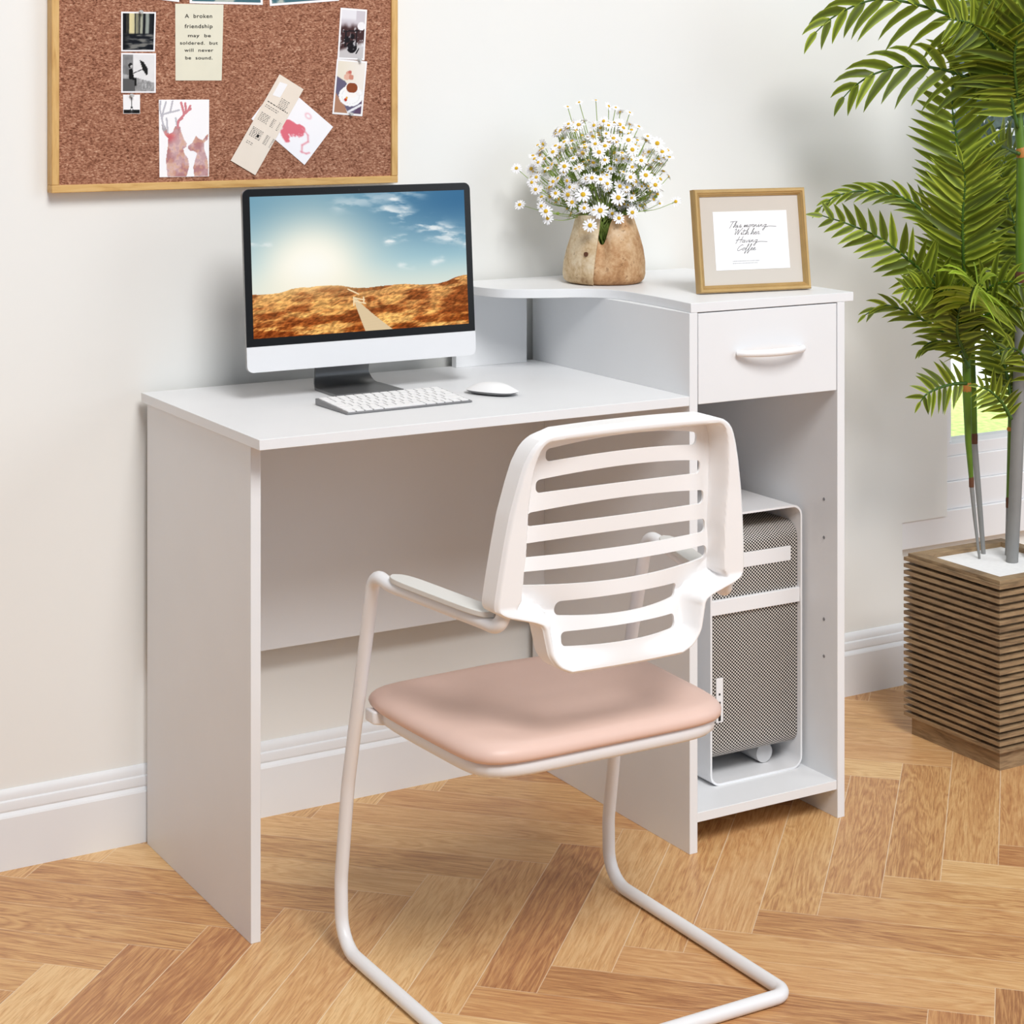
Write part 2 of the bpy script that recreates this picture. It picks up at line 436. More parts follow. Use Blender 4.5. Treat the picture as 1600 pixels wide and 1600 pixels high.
# window side
bm = bmesh.new(); bx(bm, 1.55, 2.75, .545, .64, 0, .276); struct('wall_under_window', bm, WALLM)
bm = bmesh.new()
bx(bm, 1.6, 2.75, .520, .60, .274, .3435)
bx(bm, 1.70, 2.75, .526, .60, .3435, .402); bx(bm, 1.70, 2.75, .531, .60, .402, .455)
struct('trim_1', bm, WINM, bev=.002)
bm = bmesh.new()
bx(bm, 1.76, 1.806, .531, .60, .455, 1.75); bx(bm, 1.806, 2.75, .534, .60, .455, .481); bx(bm, 1.806, 2.75, .534, .60, 1.70, 1.75)
bx(bm, 2.55, 2.6, .534, .60, .481, 1.70)
bx(bm, 1.806, 1.824, .545, .60, .481, 1.70)
wf = struct('window_1', bm, WINM, bev=.0015)
bm = bmesh.new(); bx(bm, 1.82, 2.56, .57, .574, .475, 1.705)
gp = bobj('window_pane', bm, GLASS, wf)
# outside
bm = bmesh.new(); bx(bm, -6, 16, 1.2, 3.9, -.25, -.12)
o = struct('lawn_ground', bm, LAWNM)
bm = bmesh.new(); bx(bm, -8, 22, 3.9, 16, -.25, -.125)
struct('terrace_ground', bm, plain('terrace_stone', rgb(222, 230, 232), .8, var=.04, vscale=3))
hb = bmesh.new(); hr_ = random.Random(9)
for k in range(9000):
    p = Vector((hr_.uniform(-8, 22), 13.2+hr_.uniform(-.5, .5), -.1+1.75*hr_.random())); s_ = hr_.uniform(.08, .18)
    d1 = Vector((hr_.gauss(0, 1), hr_.gauss(0, 1), hr_.gauss(0, 1))).normalized(); d2 = d1.orthogonal().normalized()
    hb.faces.new([hb.verts.new(p+d1*s_), hb.verts.new(p+d2*s_*.5), hb.verts.new(p-d1*s_), hb.verts.new(p-d2*s_*.5)])
tag(bobj('garden_hedge', hb, HEDGEM, None, None, origin=(7, 13.2, -.1)), 'long clipped hedge at the far end of the garden beyond the window', 'hedge')
def hedge(name, cx, cy, rx, h, label, seed):
    rnd = random.Random(seed); bm = bmesh.new()
    for k in range(2600):
        a = rnd.uniform(0, 2*PI); z = rnd.uniform(0, 1)**.8; rad = rx*(1-.75*z**2)*rnd.uniform(.7, 1.02)
        p = Vector((cx+rad*math.cos(a), cy+.7*rad*math.sin(a), -.12+.25+h*z)); s = rnd.uniform(.05, .11)
        d1 = Vector((rnd.gauss(0, 1), rnd.gauss(0, 1), rnd.gauss(0, 1))).normalized(); d2 = d1.orthogonal().normalized()
        bm.faces.new([bm.verts.new(p+d1*s), bm.verts.new(p+d2*s*.5), bm.verts.new(p-d1*s), bm.verts.new(p-d2*s*.5)])
    r = thing(name, label, 'tree', (cx, cy, -.12)); bobj('foliage', bm, HEDGEM, r, None)
    bm = bmesh.new(); tube(bm, [(cx, cy, -.12), (cx+.03, cy, .5), (cx, cy, .9*h)], [.12, .09, .04], 8); bobj('trunk', bm, NODEB, r)
hedge('garden_tree', 6.6, 7.6, 1.25, 2.9, 'grey-green garden tree seen through the window behind the palm', 5)

# ================================================================== DESK
desk = thing('computer_desk', 'white corner-shelf computer desk with a drawer cabinet and a raised curved shelf', 'desk', (.5, .25, 0))
def board(name, x0, x1, y0, y1, z0, z1, mat=WHITE, bev=.0007, parent=desk):
    bm = bmesh.new(); bx(bm, x0, x1, y0, y1, z0, z1); return bobj(name, bm, mat, parent, 35, bev=bev, seg=2)
XM, XR, T = .7438, 1.053, .0159
board('side_panel', 0, T, .0568, .4915, 0, .7294)
board('desktop', -.0105, XM-.0002, .0005, .4915, .7295, .745)
board('modesty_panel', T, XM, .4515, .467, .30, .7294)
board('cabinet_side', XM, XM+T, 0, .494, 0, .8804)
board('cabinet_side', XR, XR+T, 0, .494, 0, .8804)
board('cabinet_back', XM+T, XR, .478, .484, .05, .8804)
board('bottom_shelf', XM+T, XR, .002, .478, .0485, .0642)
board('drawer_floor', XM+T+.002, XR-.002, .02, .47, .732, .738)
board('shelf_support', .5685, .716, .468, .4838, .745, .8804)
edge = [(.7463, 0), (.7515, .05), (.7555, .0965), (.7575, .145), (.758, .178), (.7565, .212), (.748, .243), (.730, .268), (.7030, .286), (.674, .297), (.645, .309), (.618, .323), (.594, .343), (.580, .370), (.572, .405), (.568, .445), (.567, .494)]
ed = [p.to_2d() for p in catmull([Vector((x, y, 0)) for x, y in edge], 4)]
bm = bmesh.new(); prism(bm, [Vector((p.x, p.y, .8806)) for p in ed]+[Vector((1.0885, .494, .8806)), Vector((1.0885, 0, .8806))], (0, 0, .0154))
bobj('raised_shelf', bm, WHITE, desk, 30, bev=.0007)
dr = board('drawer', .7612, 1.0508, 0, .0155, .7306, .8788)
bm = bmesh.new()
hp = [];
for k in range(25):
    t = k/24; x = .8376+(.9745-.8376)*t; hp.append((x, -.004-.022*math.sin(PI*t)**.55, .8086))
hr = [.0052+.0012*math.sin(PI*k/24) for k in range(25)]
tube(bm, hp, hr, 12)
bobj('drawer_handle', bm, CHWHITE, dr, 60)
for z in (.538, .472, .3316, .2677):
    bm = bmesh.new(); tube(bm, [(XR-.0006, .0355, z), (XR+.004, .0355, z)], .0028, 12); bobj('peg_hole', bm, HOLE, desk)

# ================================================================== CHAIR
XC = .334
chair = thing('office_chair', 'white cantilever armchair with slotted plastic back and pink seat, pulled up to the desk', 'chair', (XC, -.25, 0))
def side(s):
    return [(s*.176, -.404, .612), (s*.1775, -.408, .566), (s*.1835, -.400, .5505), (s*.1885, -.372, .5525), (s*.2295, -.185, .5635), (s*.231, -.139, .570), (s*.231, -.113, .470), (s*.231, -.055, .250), (s*.231, -.032, .105), (s*.231, -.034, .010), (s*.231, -.4795, .010)]
L = [Vector((XC+x, y, z)) for x, y, z in side(-1)]; R = [Vector((XC+x, y, z)) for x, y, z in side(1)]
rad = [0, .03, .02, .06, .1, .042, .3, .3, .12, .055, .022]
pts = fillet(L+R[::-1], rad+rad[::-1])
bm = bmesh.new(); tube(bm, pts, .0098, 16)
bobj('tube_frame', bm, STEEL, chair, 60)
# backrest shell: recessed slotted plate inside a rim whose outer wall runs forward
BXC = XC+.002
zk = [.487, .491, .498, .512, .535, .549, .556, .563, .570, .576, .586, .62, .66, .70, .74, .765, .783, .793, .800, .8035]
wk = [.084, .101, .112, .122, .127, .130, .138, .168, .193, .198, .1985, .195, .190, .184, .175, .168, .160, .151, .136, .110]
def hw(z): return np.interp(z, zk, wk)
def shell():
    z0, z1 = zk[0], zk[-1]
    zs = np.concatenate([np.linspace(z0, z0+.012, 7)[:-1], np.linspace(z0+.012, .545, 16)[:-1], np.linspace(.545, .60, 24)[:-1], np.linspace(.60, z1-.020, 34)[:-1], np.linspace(z1-.020, z1, 16)])
    zs = np.concatenate([[zs[0]], zs, [zs[-1]]])
    sa = np.concatenate([np.linspace(0, .70, 18)[:-1], np.linspace(.70, .96, 38)[:-1], np.linspace(.96, 1, 7)]); sv = np.concatenate([-sa[::-1][:-1], sa]); sv = np.concatenate([[-1], sv, [1]])
    S, Z = np.meshgrid(sv, zs)
    W = (hw(Z)+hw(np.clip(Z-.003, z0, z1))+hw(np.clip(Z+.003, z0, z1)))/3
    X = S*W
    Zc = np.clip((Z-z0)/(z1-z0), 0, 1)
    Zr = Z+(-.004*(1-Zc)+.0035*Zc)*(1-(X/.15)**2)
    yf = np.interp(Z, [.487, .55, .578, .70, .765, .797, .81], [-.393, -.391, -.385, -.398, -.407, -.414, -.416])
    yr = yf-.035
    ye = np.interp(Z, [.487, .5225, .563, .608, .644, .685, .728, .769, .81], [-.405, -.4035, -.3945, -.396, -.395, -.400, -.406, -.413, -.417])
    xe = np.interp(Z, [.5225, .563, .608, .644, .685, .728, .769], [.090, .097, .149, .148, .142, .132, .121])
    pl = ye-.022*(1-np.clip(np.abs(X)/xe, 0, 1.12)**2)
    pl = yr+(pl-yr)*ss(.489, .514, Z)
    band = np.interp(Z, [.487, .545, .565, .585, .65, .685, .73, .77, .785, .81], [.005, .005, .018, .035, .031, .026, .018, .012, .010, .008])
    und = np.hypot(np.clip(.129-np.abs(X), 0, 1), np.clip(Z-np.interp(np.abs(X), [.128, .138, .168, .193, .198], [.549, .556, .563, .570, .576]), 0, 1))
    r = ss(0, .0075, W-np.abs(X)-band)*ss(0, .006, z1-Z-.0085)*ss(.001, .022, und)
    Y = yr*(1-r)+pl*r
    # soft outer corner, then the outer wall
    edge_ = np.minimum(np.minimum(W-np.abs(X), z1-Z), Z-z0+.002)
    Y = Y+.004*(1-ss(0, .004, edge_))
    Y[0, :] = yf[0, :]; Y[-1, :] = yf[-1, :]; Y[:, 0] = yf[:, 0]; Y[:, -1] = yf[:, -1]
    return np.stack([BXC+X, Y, Zr], -1)
bme = grid_mesh('backrest', shell()); bm = bmesh.new(); bm.from_mesh(bme); bmesh.ops.remove_doubles(bm, verts=bm.verts, dist=1e-5); bmesh.ops.dissolve_degenerate(bm, dist=1e-6, edges=bm.edges); bmesh.ops.recalc_face_normals(bm, faces=bm.faces); bm.to_mesh(bme); bm.free()
bk = mesh_obj('backrest', bme, CHWHITE, chair, 180)
sd = bk.modifiers.new('s', 'SOLIDIFY'); sd.thickness = .0035; sd.offset = 0
cut = bmesh.new()
for z, w, h, at_, ab_ in ((.769, .121, .0175, .014, .009), (.7282, .132, .018, .012, .006), (.685, .142, .0185, .011, .0045), (.6442, .148, .0185, .007, .002), (.608, .150, .018, .002, -.0045), (.563, .097, .0195, .002, -.003), (.5225, .091, .0195, .003, .0005)):
    # capsule with a curved axis
    top, bot = [], []; r = .0068; N = 18
    hh = h/2
    pts2 = []
    def axt(x): return z+at_*(1-(x/w)**2)
    def axb(x): return z+ab_*(1-(x/w)**2)
    xs = np.linspace(-(w-r), w-r, N)
    up = [(x, axt(x)+hh) for x in xs]; dn = [(x, axb(x)-hh) for x in xs[::-1]]
    def corner(cx, cz, a0): return [(cx+r*math.cos(math.radians(a0+90*k/4)), cz+r*math.sin(math.radians(a0+90*k/4))) for k in range(5)]
    e = w-r; zt, zb = axt(e), axb(e)
    outline = up+corner(e, zt+hh-r, 0)[::-1]+corner(e, zb-hh+r, 270)[::-1]+dn+corner(-e, zb-hh+r, 180)[::-1]+corner(-e, zt+hh-r, 90)[::-1]
    # remove duplicates
    o2 = []
    for p in outline:
        if not o2 or math.hypot(p[0]-o2[-1][0], p[1]-o2[-1][1]) > 1e-5: o2.append(p)
    if math.hypot(o2[0][0]-o2[-1][0], o2[0][1]-o2[-1][1]) < 1e-5: o2.pop()
    prism(cut, [Vector((BXC+x, -.50, zz)) for x, zz in o2], (0, .135, 0))
bmesh.ops.recalc_face_normals(cut, faces=cut.faces)
bmesh.ops.triangulate(cut, faces=[f for f in cut.faces if len(f.verts) > 4])
cme = bpy.data.meshes.new('cut'); cut.to_mesh(cme); cut.free(); cme.transform(Matrix.Translation(-ROOTLOC[chair]))
co = bpy.data.objects.new('cut', cme); COL.objects.link(co); co.location = ROOTLOC[chair]
bo = bk.modifiers.new('b', 'BOOLEAN'); bo.operation = 'DIFFERENCE'; bo.object = co; bo.solver = 'EXACT'
bpy.context.view_layer.update(); apply_mods(bk); bpy.data.objects.remove(co)
bk.data.polygons.foreach_set('use_smooth', [True]*len(bk.data.polygons)); bk.data.set_sharp_from_angle(angle=math.radians(38))
# seat
SYC = -.222
def seat_outline(phi, grow=0):
    c, s = math.cos(phi), math.sin(phi); n = 7.0
    r = (abs(c)**n+abs(s)**n)**(-1/n)
    x, y = r*c, r*s
    yy = SYC+y*(.178+grow); t = (y+1)/2
    hwid = .208+.010*ss(0, .75, np.array(t))+grow
    return XC+x*float(hwid), yy
def cushion(name, levels, mat, dip=0, N=88):
    rings = []
    for (g, sc, z) in levels:
        ring = []
        for k in range(N):
            x, y = seat_outline(2*PI*k/N, g)
            px, py = XC+(x-XC)*sc, SYC+(y-SYC)*sc
            ring.append((px, py, z))
        rings.append(ring)
    P = np.array(rings)
    if dip:
        rx = np.abs(P[..., 0]-XC)/.2; ry = (P[..., 1]-SYC)/.178
        top = P[..., 2] > .372
        d = -.010*np.exp(-((rx/.75)**4))*np.exp(-((ry+.15)/.75)**4)+.004*np.clip(1-rx, 0, 1)*ss(.1, 1, ry)-.012*ss(.72, 1.02, ry)
        P[..., 2] = P[..., 2]+np.where(top, d, 0)
    me = grid_mesh(name, P, wrap_u=True)
    bm = bmesh.new(); bm.from_mesh(me); bm.verts.ensure_lookup_table()
    for base in (0, (len(levels)-1)*N):
        c = bm.verts.new(sum((bm.verts[base+k].co for k in range(N)), Vector())/N); bm.verts.ensure_lookup_table()
        for k in range(N): bm.faces.new((bm.verts[base+k], bm.verts[base+(k+1) % N], c))
    return bobj(name, bm, mat, chair, 180)
cushion('seat_cushion', [(0, q, .3935) for q in (.03, .2, .35, .5, .62, .72, .80)]+[(0, .87, .3933), (0, .92, .3920), (0, .955, .3895), (0, .98, .3855), (0, .995, .3805), (0, 1, .376), (0, .997, .371), (0, .985, .3672), (0, .95, .3655), (0, .4, .3655), (0, .03, .3655)], PINK, dip=1)
cushion('seat_pan', [(0, q, .366) for q in (.03, .5, .90)]+[(0, .955, .3655), (0, .962, .362), (0, .962, .356), (0, .955, .350), (0, .935, .346), (0, .90, .344), (0, .5, .342), (0, .03, .341)], STEEL)
for s in (-1, 1):
    bm = bmesh.new()
    x0 = XC+s*.2215
    M = Matrix.Translation((x0, -.103, .3595)) @ Matrix.Rotation(0, 4, 'Z')
    prism(bm, [M @ Vector((0, -.013, -.010)), M @ Vector((0, .013, -.010)), M @ Vector((0, .013, .009)), M @ Vector((0, -.013, .009))], (-s*.06, -.02, -.008))
    bobj('seat_bracket', bm, STEEL, chair, 35, bev=.003, seg=3)
    bm = bmesh.new()
    out = []
    yA, yB = -.186, -.392
    for k in range(33):
        t = k/32; wid = .0155*(1-(2*t-1)**6)**.5+.0005
        out.append((t, wid))
    P = [Vector((XC+s*(.2265-.043*t)+w, yA+(yB-yA)*t, .5715-.0105*t)) for t, w in out]+[Vector((XC+s*(.2265-.043*t)-w, yA+(yB-yA)*t, .5715-.0105*t)) for t, w in out[::-1]]
    prism(bm, P, (0, 0, .0075))
    bobj('armrest_pad', bm, CHPAD, chair, 50, bev=.0025, seg=3)

# ================================================================== COMPUTER
mon = thing('all_in_one_computer', 'silver all-in-one computer with a desert sunset on its screen, standing on the desk', 'computer', (.306, .335, .745))
B0, B1 = Vector((0, .300, .793)), Vector((0, .322, 1.0846)); UPM = (B1-B0); H_M = UPM.length; UPM.normalize(); NRM = Vector((0, -UPM.z, UPM.y)); XM0, W_M = .306, .4175
def mp(x, h, d=0): return Vector((XM0+x, 0, 0))+B0+UPM*h-NRM*d        # d: depth behind the front face
CH = .0405
body = rrect(W_M, H_M, .011, 6, 0, H_M/2)
bm = bmesh.new(); prism(bm, [mp(x, h, .0012) for x, h in body], -NRM*.0055)
# bulged back
rings = []
for k in range(7):
    t = k/6; sc = 1-.75*t**1.6 if k else 1
    rings.append([mp(x*(1-.55*t**2), H_M/2+(h-H_M/2)*(1-.55*t**2), .0065+.03*math.sin(t*PI/2)) for x, h in body])
V = [[bm.verts.new(p) for p in r] for r in rings]
for a, b in zip(V, V[1:]):
    for i in range(len(a)): bm.faces.new((a[i], a[(i+1) % len(a)], b[(i+1) % len(a)], b[i]))
bm.faces.new(V[-1])
bobj('back_shell', bm, ALUSIDE, mon, 40)
chin = [p for p in body if p[1] < .02]
bm = bmesh.new(); lo = [p for p in body if p[1] < .0115]; lo.sort(key=lambda p: p[0])
prism(bm, [mp(x, h, 0) for x, h in lo]+[mp(W_M/2, CH), mp(-W_M/2, CH)], -NRM*.0014); bobj('chin', bm, ALU, mon, 40)
hi = sorted([p for p in body if p[1] > H_M-.0115], key=lambda p: -p[0])
bm = bmesh.new(); prism(bm, [mp(x*.998, h-.0003, 0) for x, h in hi]+[mp(-W_M/2*.998, CH+.0003), mp(W_M/2*.998, CH+.0003)], -NRM*.0014); bez = bobj('bezel', bm, GLASSBLK, mon, 40)
def scene_picture(u, v):
    vt = 1-v
    sky = mixc(mixc(flat((112, 158, 180), u), flat((66, 114, 152), u), ss(.3, 1, u)), flat((172, 206, 214), u), ss(.05, .6, vt))
    d = np.hypot((u-.27)*1.55, (vt-.56)*1.0)
    sky = mixc(sky, flat((252, 246, 226), u), np.clip(1.18*np.exp(-(d/.40)**2), 0, 1)); sky = mixc(sky, flat((255, 254, 246), u), np.exp(-(d/.22)**2))
    sky = mixc(sky, flat((246, 240, 220), u), .65*ss(.45, .72, vt))
    def streak(a, b, wd, st, seed):
        q = seg_d(u, vt, a, b, 1.5); n = fbm(u*1.2+vt, vt*2.5-u*.8, 9, seed, 5)
        return st*np.exp(-(q/wd)**2)*ss(.38, .66, n)
    cl = streak((.60, .12), (1.0, .36), .055, 1.0, 3)+streak((.80, .30), (1.0, .38), .05, .8, 4)+streak((.62, .0), (.72, .13), .03, .8, 9)+streak((.40, .08), (.78, .0), .05, .5, 12)+streak((.62, .36), (.72, .33), .022, 1.2, 20)+streak((.68, .54), (.74, .55), .02, .7, 21)+streak((.84, .53), (.88, .51), .02, .8, 22)+streak((.0, .33), (.08, .35), .02, .6, 23)
    sky = mixc(sky, flat((250, 250, 248), u), np.clip(cl, 0, 1)*.85)
    hor = .69-.028*np.exp(-((u-.20)/.055)**2)-.034*np.exp(-((u-.31)/.07)**2)-.022*np.exp(-((u-.40)/.05)**2)-.014*np.exp(-((u-.66)/.09)**2)-.055*ss(.84, 1.0, u)+.008*(fbm(u, u*0, 30, 31)-.5)
    dd = vt-hor
    gx = u+.35*(vt-.7); n1 = fbm(gx, vt*2.6, 9, 40, 5); n3 = fbm(u*1.3+vt*1.6, vt*1.1-u*.5, 60, 50, 3)
    k = np.clip(dd/.30, 0, 1)
    land = mixc(flat((204, 148, 90), u), flat((150, 76, 30), u), k)
    land = mixc(land, flat((240, 184, 106), u), np.clip(ss(.45, .70, n1)*.9, 0, 1)*(.45+.55*ss(.0, .2, dd)))
    land = mixc(land, flat((120, 58, 26), u), ss(.52, .36, n1)*.75)
    land = land*(.56+.92*n3)[..., None]
    land = mixc(land, flat((112, 40, 12), u), .6*ss(.16, .30, dd)*ss(.35, .0, u)*ss(.42, .6, 1-n3))
    land = mixc(land, flat((250, 214, 150), u), .75*np.exp(-np.clip(dd, 0, 1)/.035)*np.exp(-((u-.30)/.22)**2))
    img = np.where((dd > 0)[..., None], land, sky)
    tpar = np.clip((vt-.75)/.25, 0, 1); cx = .458+.11*tpar**1.15+.0*u; wd = .006+.058*tpar**1.2
    path = (np.abs(u-cx) < wd) & (vt > .75)
    plank = .9+.1*np.sin(vt**2*420)
    img = np.where(path[..., None], flat((246, 220, 178), u)*plank[..., None], img)
    for a, b in (((.455, .755), (.505, .775)), ((.455, .775), (.508, .80)), ((.50, .69+.065), (.502, .80)), ((.455, .75), (.455, .81)), ((.478, .73), (.43, .69))):
        img = np.where((seg_d(u, vt, a, b, 1.5) < .0045)[..., None], flat((248, 222, 178), u), img)
    return img
sx0, sx1, sh0, sh1 = -.1965, .1965, .0535, H_M-.0125
picture('screen', [mp(sx0, sh0, -.0003), mp(sx1, sh0, -.0003), mp(sx1, sh1, -.0003), mp(sx0, sh1, -.0003)], 520, 324, scene_picture, SCREENM, bez)
bm = bmesh.new(); tube(bm, [mp(-.002, H_M-.0065, .0002), mp(-.002, H_M-.0065, -.0004)], .0016, 10); bobj('camera_lens', bm, BLACK, bez)
# stand: bent sheet
prof = fillet([(0, .2795, .7475), (0, .392, .7475), (0, .383, .800), (0, .345, .86)], [0, .03, .03, 0], 8)
bm = bmesh.new()
for off in (0,):
    pts_ = [Vector((0, p.y, p.z)) for p in prof]; n = len(pts_); A = []
    for i, p in enumerate(pts_):
        t = (pts_[min(i+1, n-1)]-pts_[max(0, i-1)]).normalized(); nn = Vector((0, -t.z, t.y))
        wd = .0615+(-.012)*min(1, i/(n*.35))
        A.append([bm.verts.new(Vector((.3045+sx*wd, 0, 0))+p+nn*so) for sx in (-1, 1) for so in (-.0022, .0022)])
    for a, b in zip(A, A[1:]):
        for i, j in ((0, 1), (1, 3), (3, 2), (2, 0)): bm.faces.new((a[i], a[j], b[j], b[i]))
    bm.faces.new([A[0][i] for i in (0, 1, 3, 2)]); bm.faces.new([A[-1][i] for i in (0, 2, 3, 1)])
bobj('stand', bm, GREYALU, mon, 40)
# keyboard
KX, KY = .298, .1815; kroot = thing('keyboard', 'slim white wireless keyboard lying on the desk before the computer', 'keyboard', (KX, KY, .745))
MK = Matrix.Translation((KX, KY, .745)) @ Matrix.Rotation(math.radians(1.6), 4, 'Z')
kw, kd = .224, .110
def ktop(y): return .003+.0075*(y+kd/2)/kd
bm = bmesh.new()
prism(bm, [MK @ Vector((-kw/2, -kd/2, .0006)), MK @ Vector((-kw/2, kd/2, .0006)), MK @ Vector((-kw/2, kd/2, ktop(kd/2))), MK @ Vector((-kw/2, -kd/2, ktop(-kd/2)))], MK.to_3x3() @ Vector((kw, 0, 0)))
bobj('keyboard_base', bm, KEYBASE, kroot, 35, bev=.0006)
rows = [[1]*14, [1]*13+[1.5], [1.5]+[1]*12+[1], [1.75]+[1]*11+[1.75], [2.25]+[1]*10+[2.25], [1, 1, 1, 1.25, 5, 1.25, 1, 1, 1, 1]]
keymesh = {}
for ri, row in enumerate(rows):
    tot = sum(row); pitch = (kd-.006)/6; yc = kd/2-.003-pitch*(ri+.5); unit = (kw-.006)/tot; x = -kw/2+.003
    for w in row:
        kk = (round(w*unit, 4))
        zc = ktop(yc)
        key = (kk,)
        if key not in keymesh:
            b = bmesh.new(); hw_ = kk/2-.0010; hd = pitch/2-.0010
            P = rrect(hw_*2, hd*2, .0013, 3)
            prism(b, [Vector((px, py, -.0006)) for px, py in P], (0, 0, .0018))
            bmesh.ops.recalc_face_normals(b, faces=b.faces); me = bpy.data.meshes.new('key'); b.to_mesh(me); b.free(); me.materials.append(KEYM); keymesh[key] = me
        o = bpy.data.objects.new('key', keymesh[key]); COL.objects.link(o); o.parent = kroot
        o.matrix_local = Matrix.Translation(-Vector((KX, KY, .745))) @ MK @ Matrix.Translation((x+w*unit/2, yc, zc)) @ Matrix.Rotation(math.atan(.0075/kd), 4, 'X')
        x += w*unit
# mouse
mr = thing('computer_mouse', 'low white wireless mouse lying on the desk right of the keyboard', 'mouse', (.479, .184, .745))
MM = Matrix.Translation((.479, .184, .745)) @ Matrix.Rotation(math.atan2(.085, -.045)-PI/2, 4, 'Z')
def mouse_part(name, z_of, mat, n=20, lo=False):
    rings = []
    for k in range(n+1):
        rho = k/n; ring = []
        for a in range(48):
            ph = 2*PI*a/48; c, s = math.cos(ph), math.sin(ph); r = (abs(c)**2.6+abs(s)**2.6)**(-1/2.6)
            X, Y = .0255*r*c*max(rho, .02), .047*r*s*max(rho, .02)
            ring.append(MM @ Vector((X, Y, z_of(rho, Y/.047))))
        rings.append([tuple(p) for p in ring])
    return np.array(rings)
up_ = mouse_part('top_shell', lambda r, y: .0075+(.0125*(1-y*y*.55))*(1-max(r, .02)**3.2)-.0008*r, KEYM)
dn_ = mouse_part('mouse_base', lambda r, y: .0075-.0008*r-(.0062*(1-r**6))-.0, GREYALU)
mesh_obj('top_shell', grid_mesh('top_shell', up_, wrap_u=True), KEYM, mr, 180)
mesh_obj('mouse_base', grid_mesh('mouse_base', dn_, wrap_u=True), KEYBASE, mr, 180)

# ================================================================== PC TOWER
px0, px1, py0, py1, pz0, pz1 = .8465, 1.0435, .083, .40, .0643, .522
pc = thing('desktop_tower', 'white and mesh computer tower in the cabinet under the drawer', 'computer tower', ((px0+px1)/2, .25, .0643))
bm = bmesh.new(); oc = rrect(px1-px0, pz1-pz0, .020, 8, (px0+px1)/2, (pz0+pz1)/2); ic = rrect(px1-px0-.007, pz1-pz0-.007, .0168, 8, (px0+px1)/2, (pz0+pz1)/2)
n = len(oc); Q = [[bm.verts.new((x, y, z)) for x, z in c] for c, y in ((oc, py0), (oc, py1), (ic, py1), (ic, py0))]
for a, b in ((0, 1), (1, 2), (2, 3), (3, 0)):
    for i in range(n): bm.faces.new((Q[a][i], Q[a][(i+1) % n], Q[b][(i+1) % n], Q[b][i]))
bobj('outer_band', bm, STEEL, pc, 40)
zsh0, zsh1 = .352, .377
def rblock(name, z0, z1, yfront, rt, rb, mat):
    pr = [(yfront+rb, z0)] if rb else [(yfront, z0)]
    pts_ = []
    if rb: pts_ += [(yfront+rb-rb*math.sin(a), z0+rb-rb*math.cos(a)) for a in np.linspace(0, PI/2, 8)]
    else: pts_ += [(yfront, z0)]
    if rt: pts_ += [(yfront+rt-rt*math.cos(a), z1-rt+rt*math.sin(a)) for a in np.linspace(0, PI/2, 8)]
    else: pts_ += [(yfront, z1)]
    pts_ += [(py1-.03, z1), (py1-.03, z0)]
    bm = bmesh.new(); prism(bm, [Vector((px0+.0042, y, z)) for y, z in pts_], (px1-px0-.0084, 0, 0))
    return bobj(name, bm, mat, pc, 30)
rblock('upper_mesh_block', zsh1, .490, .092, .028, 0, PERF)
rblock('lower_mesh_block', .104, zsh0, .092, 0, .022, PERF)
board('divider_band', px0+.0036, px1-.0036, .085, py1-.02, zsh0, zsh1, STEEL, .001, pc)
board('drive_slot', px0+.055, px1-.019, .0905, .0935, .425, .450, STEEL, .0004, pc)
ps = board('port_strip', px0+.018, px0+.032, .0903, .0935, .168, .243, STEEL, .0004, pc)
for z, hz, w in ((.216, .0018, .0018), (.197, .0065, .0022), (.177, .0065, .0026)):
    bm = bmesh.new(); bx(bm, px0+.0245-w, px0+.0245+w, .0899, .0906, z-hz, z+hz); bobj('port', bm, BLACK, ps, None, bev=.0006)
bm = bmesh.new()
for x in (px1-.05,): tube(bm, [(x, .125, .0855), (x, .34, .0855)], .0172, 20)
bobj('inner_foot', bm, plain('tower_foot', rgb(205, 205, 206), .5), pc, 40)

# ================================================================== PHOTO FRAME
FA = at(1094.5, 461, 'Z', .896); FB = at(1269, 453, 'Z', .896)
fx = (FB-FA).to_3d(); fx.z = 0; FWD = fx.length; fx.normalize(); fn = Vector((fx.y, -fx.x, 0))     # towards viewer
tilt = math.radians(8); fu = (Vector((0, 0, 1))*math.cos(tilt)-fn*math.sin(tilt)); fo = (fn*math.cos(tilt)+Vector((0, 0, 1))*math.sin(tilt))
FH = .176; fth = .016
F0 = FA-fn*0+Vector((0, 0, .0025))
def fp(x, h, d=0): return F0+fx*x+fu*h-fo*d
frm = thing('framed_quote', 'gold framed handwritten quote leaning on the raised shelf right of the vase', 'picture frame', F0+fx*FWD/2)
bm = bmesh.new()
prf = [(0, fth), (0, .003), (.002, .0), (.0055, .0), (.0075, .002), (.0085, .0015), (.0105, .0045), (.0125, .006), (.0125, fth)]
loops = []
for a, d in prf:
    loops.append([bm.verts.new(fp(x, h, d)) for x, h in ((a, a), (FWD-a, a), (FWD-a, FH-a), (a, FH-a))])
loops.append(loops[0])
for A, B in zip(loops, loops[1:]):
    for i in range(4): bm.faces.new((A[i], A[(i+1) % 4], B[(i+1) % 4], B[i]))
bobj('frame_moulding', bm, GOLD, frm, 30)
q = [fp(.0115, .0115, .0075), fp(FWD-.0115, .0115, .0075), fp(FWD-.0115, FH-.0115, .0075), fp(.0115, FH-.0115, .0075)]
sheet('mat_board', q, MATB, parent=frm, thick=.007)
cx0, cx1, cy0, cy1 = .0365, FWD-.0365, .0375, FH-.0385
card = sheet('quote_card', [fp(cx0, cy0, .0069), fp(cx1, cy0, .0069), fp(cx1, cy1, .0069), fp(cx0, cy1, .0069)], PAPERW, parent=frm, thick=.0006)
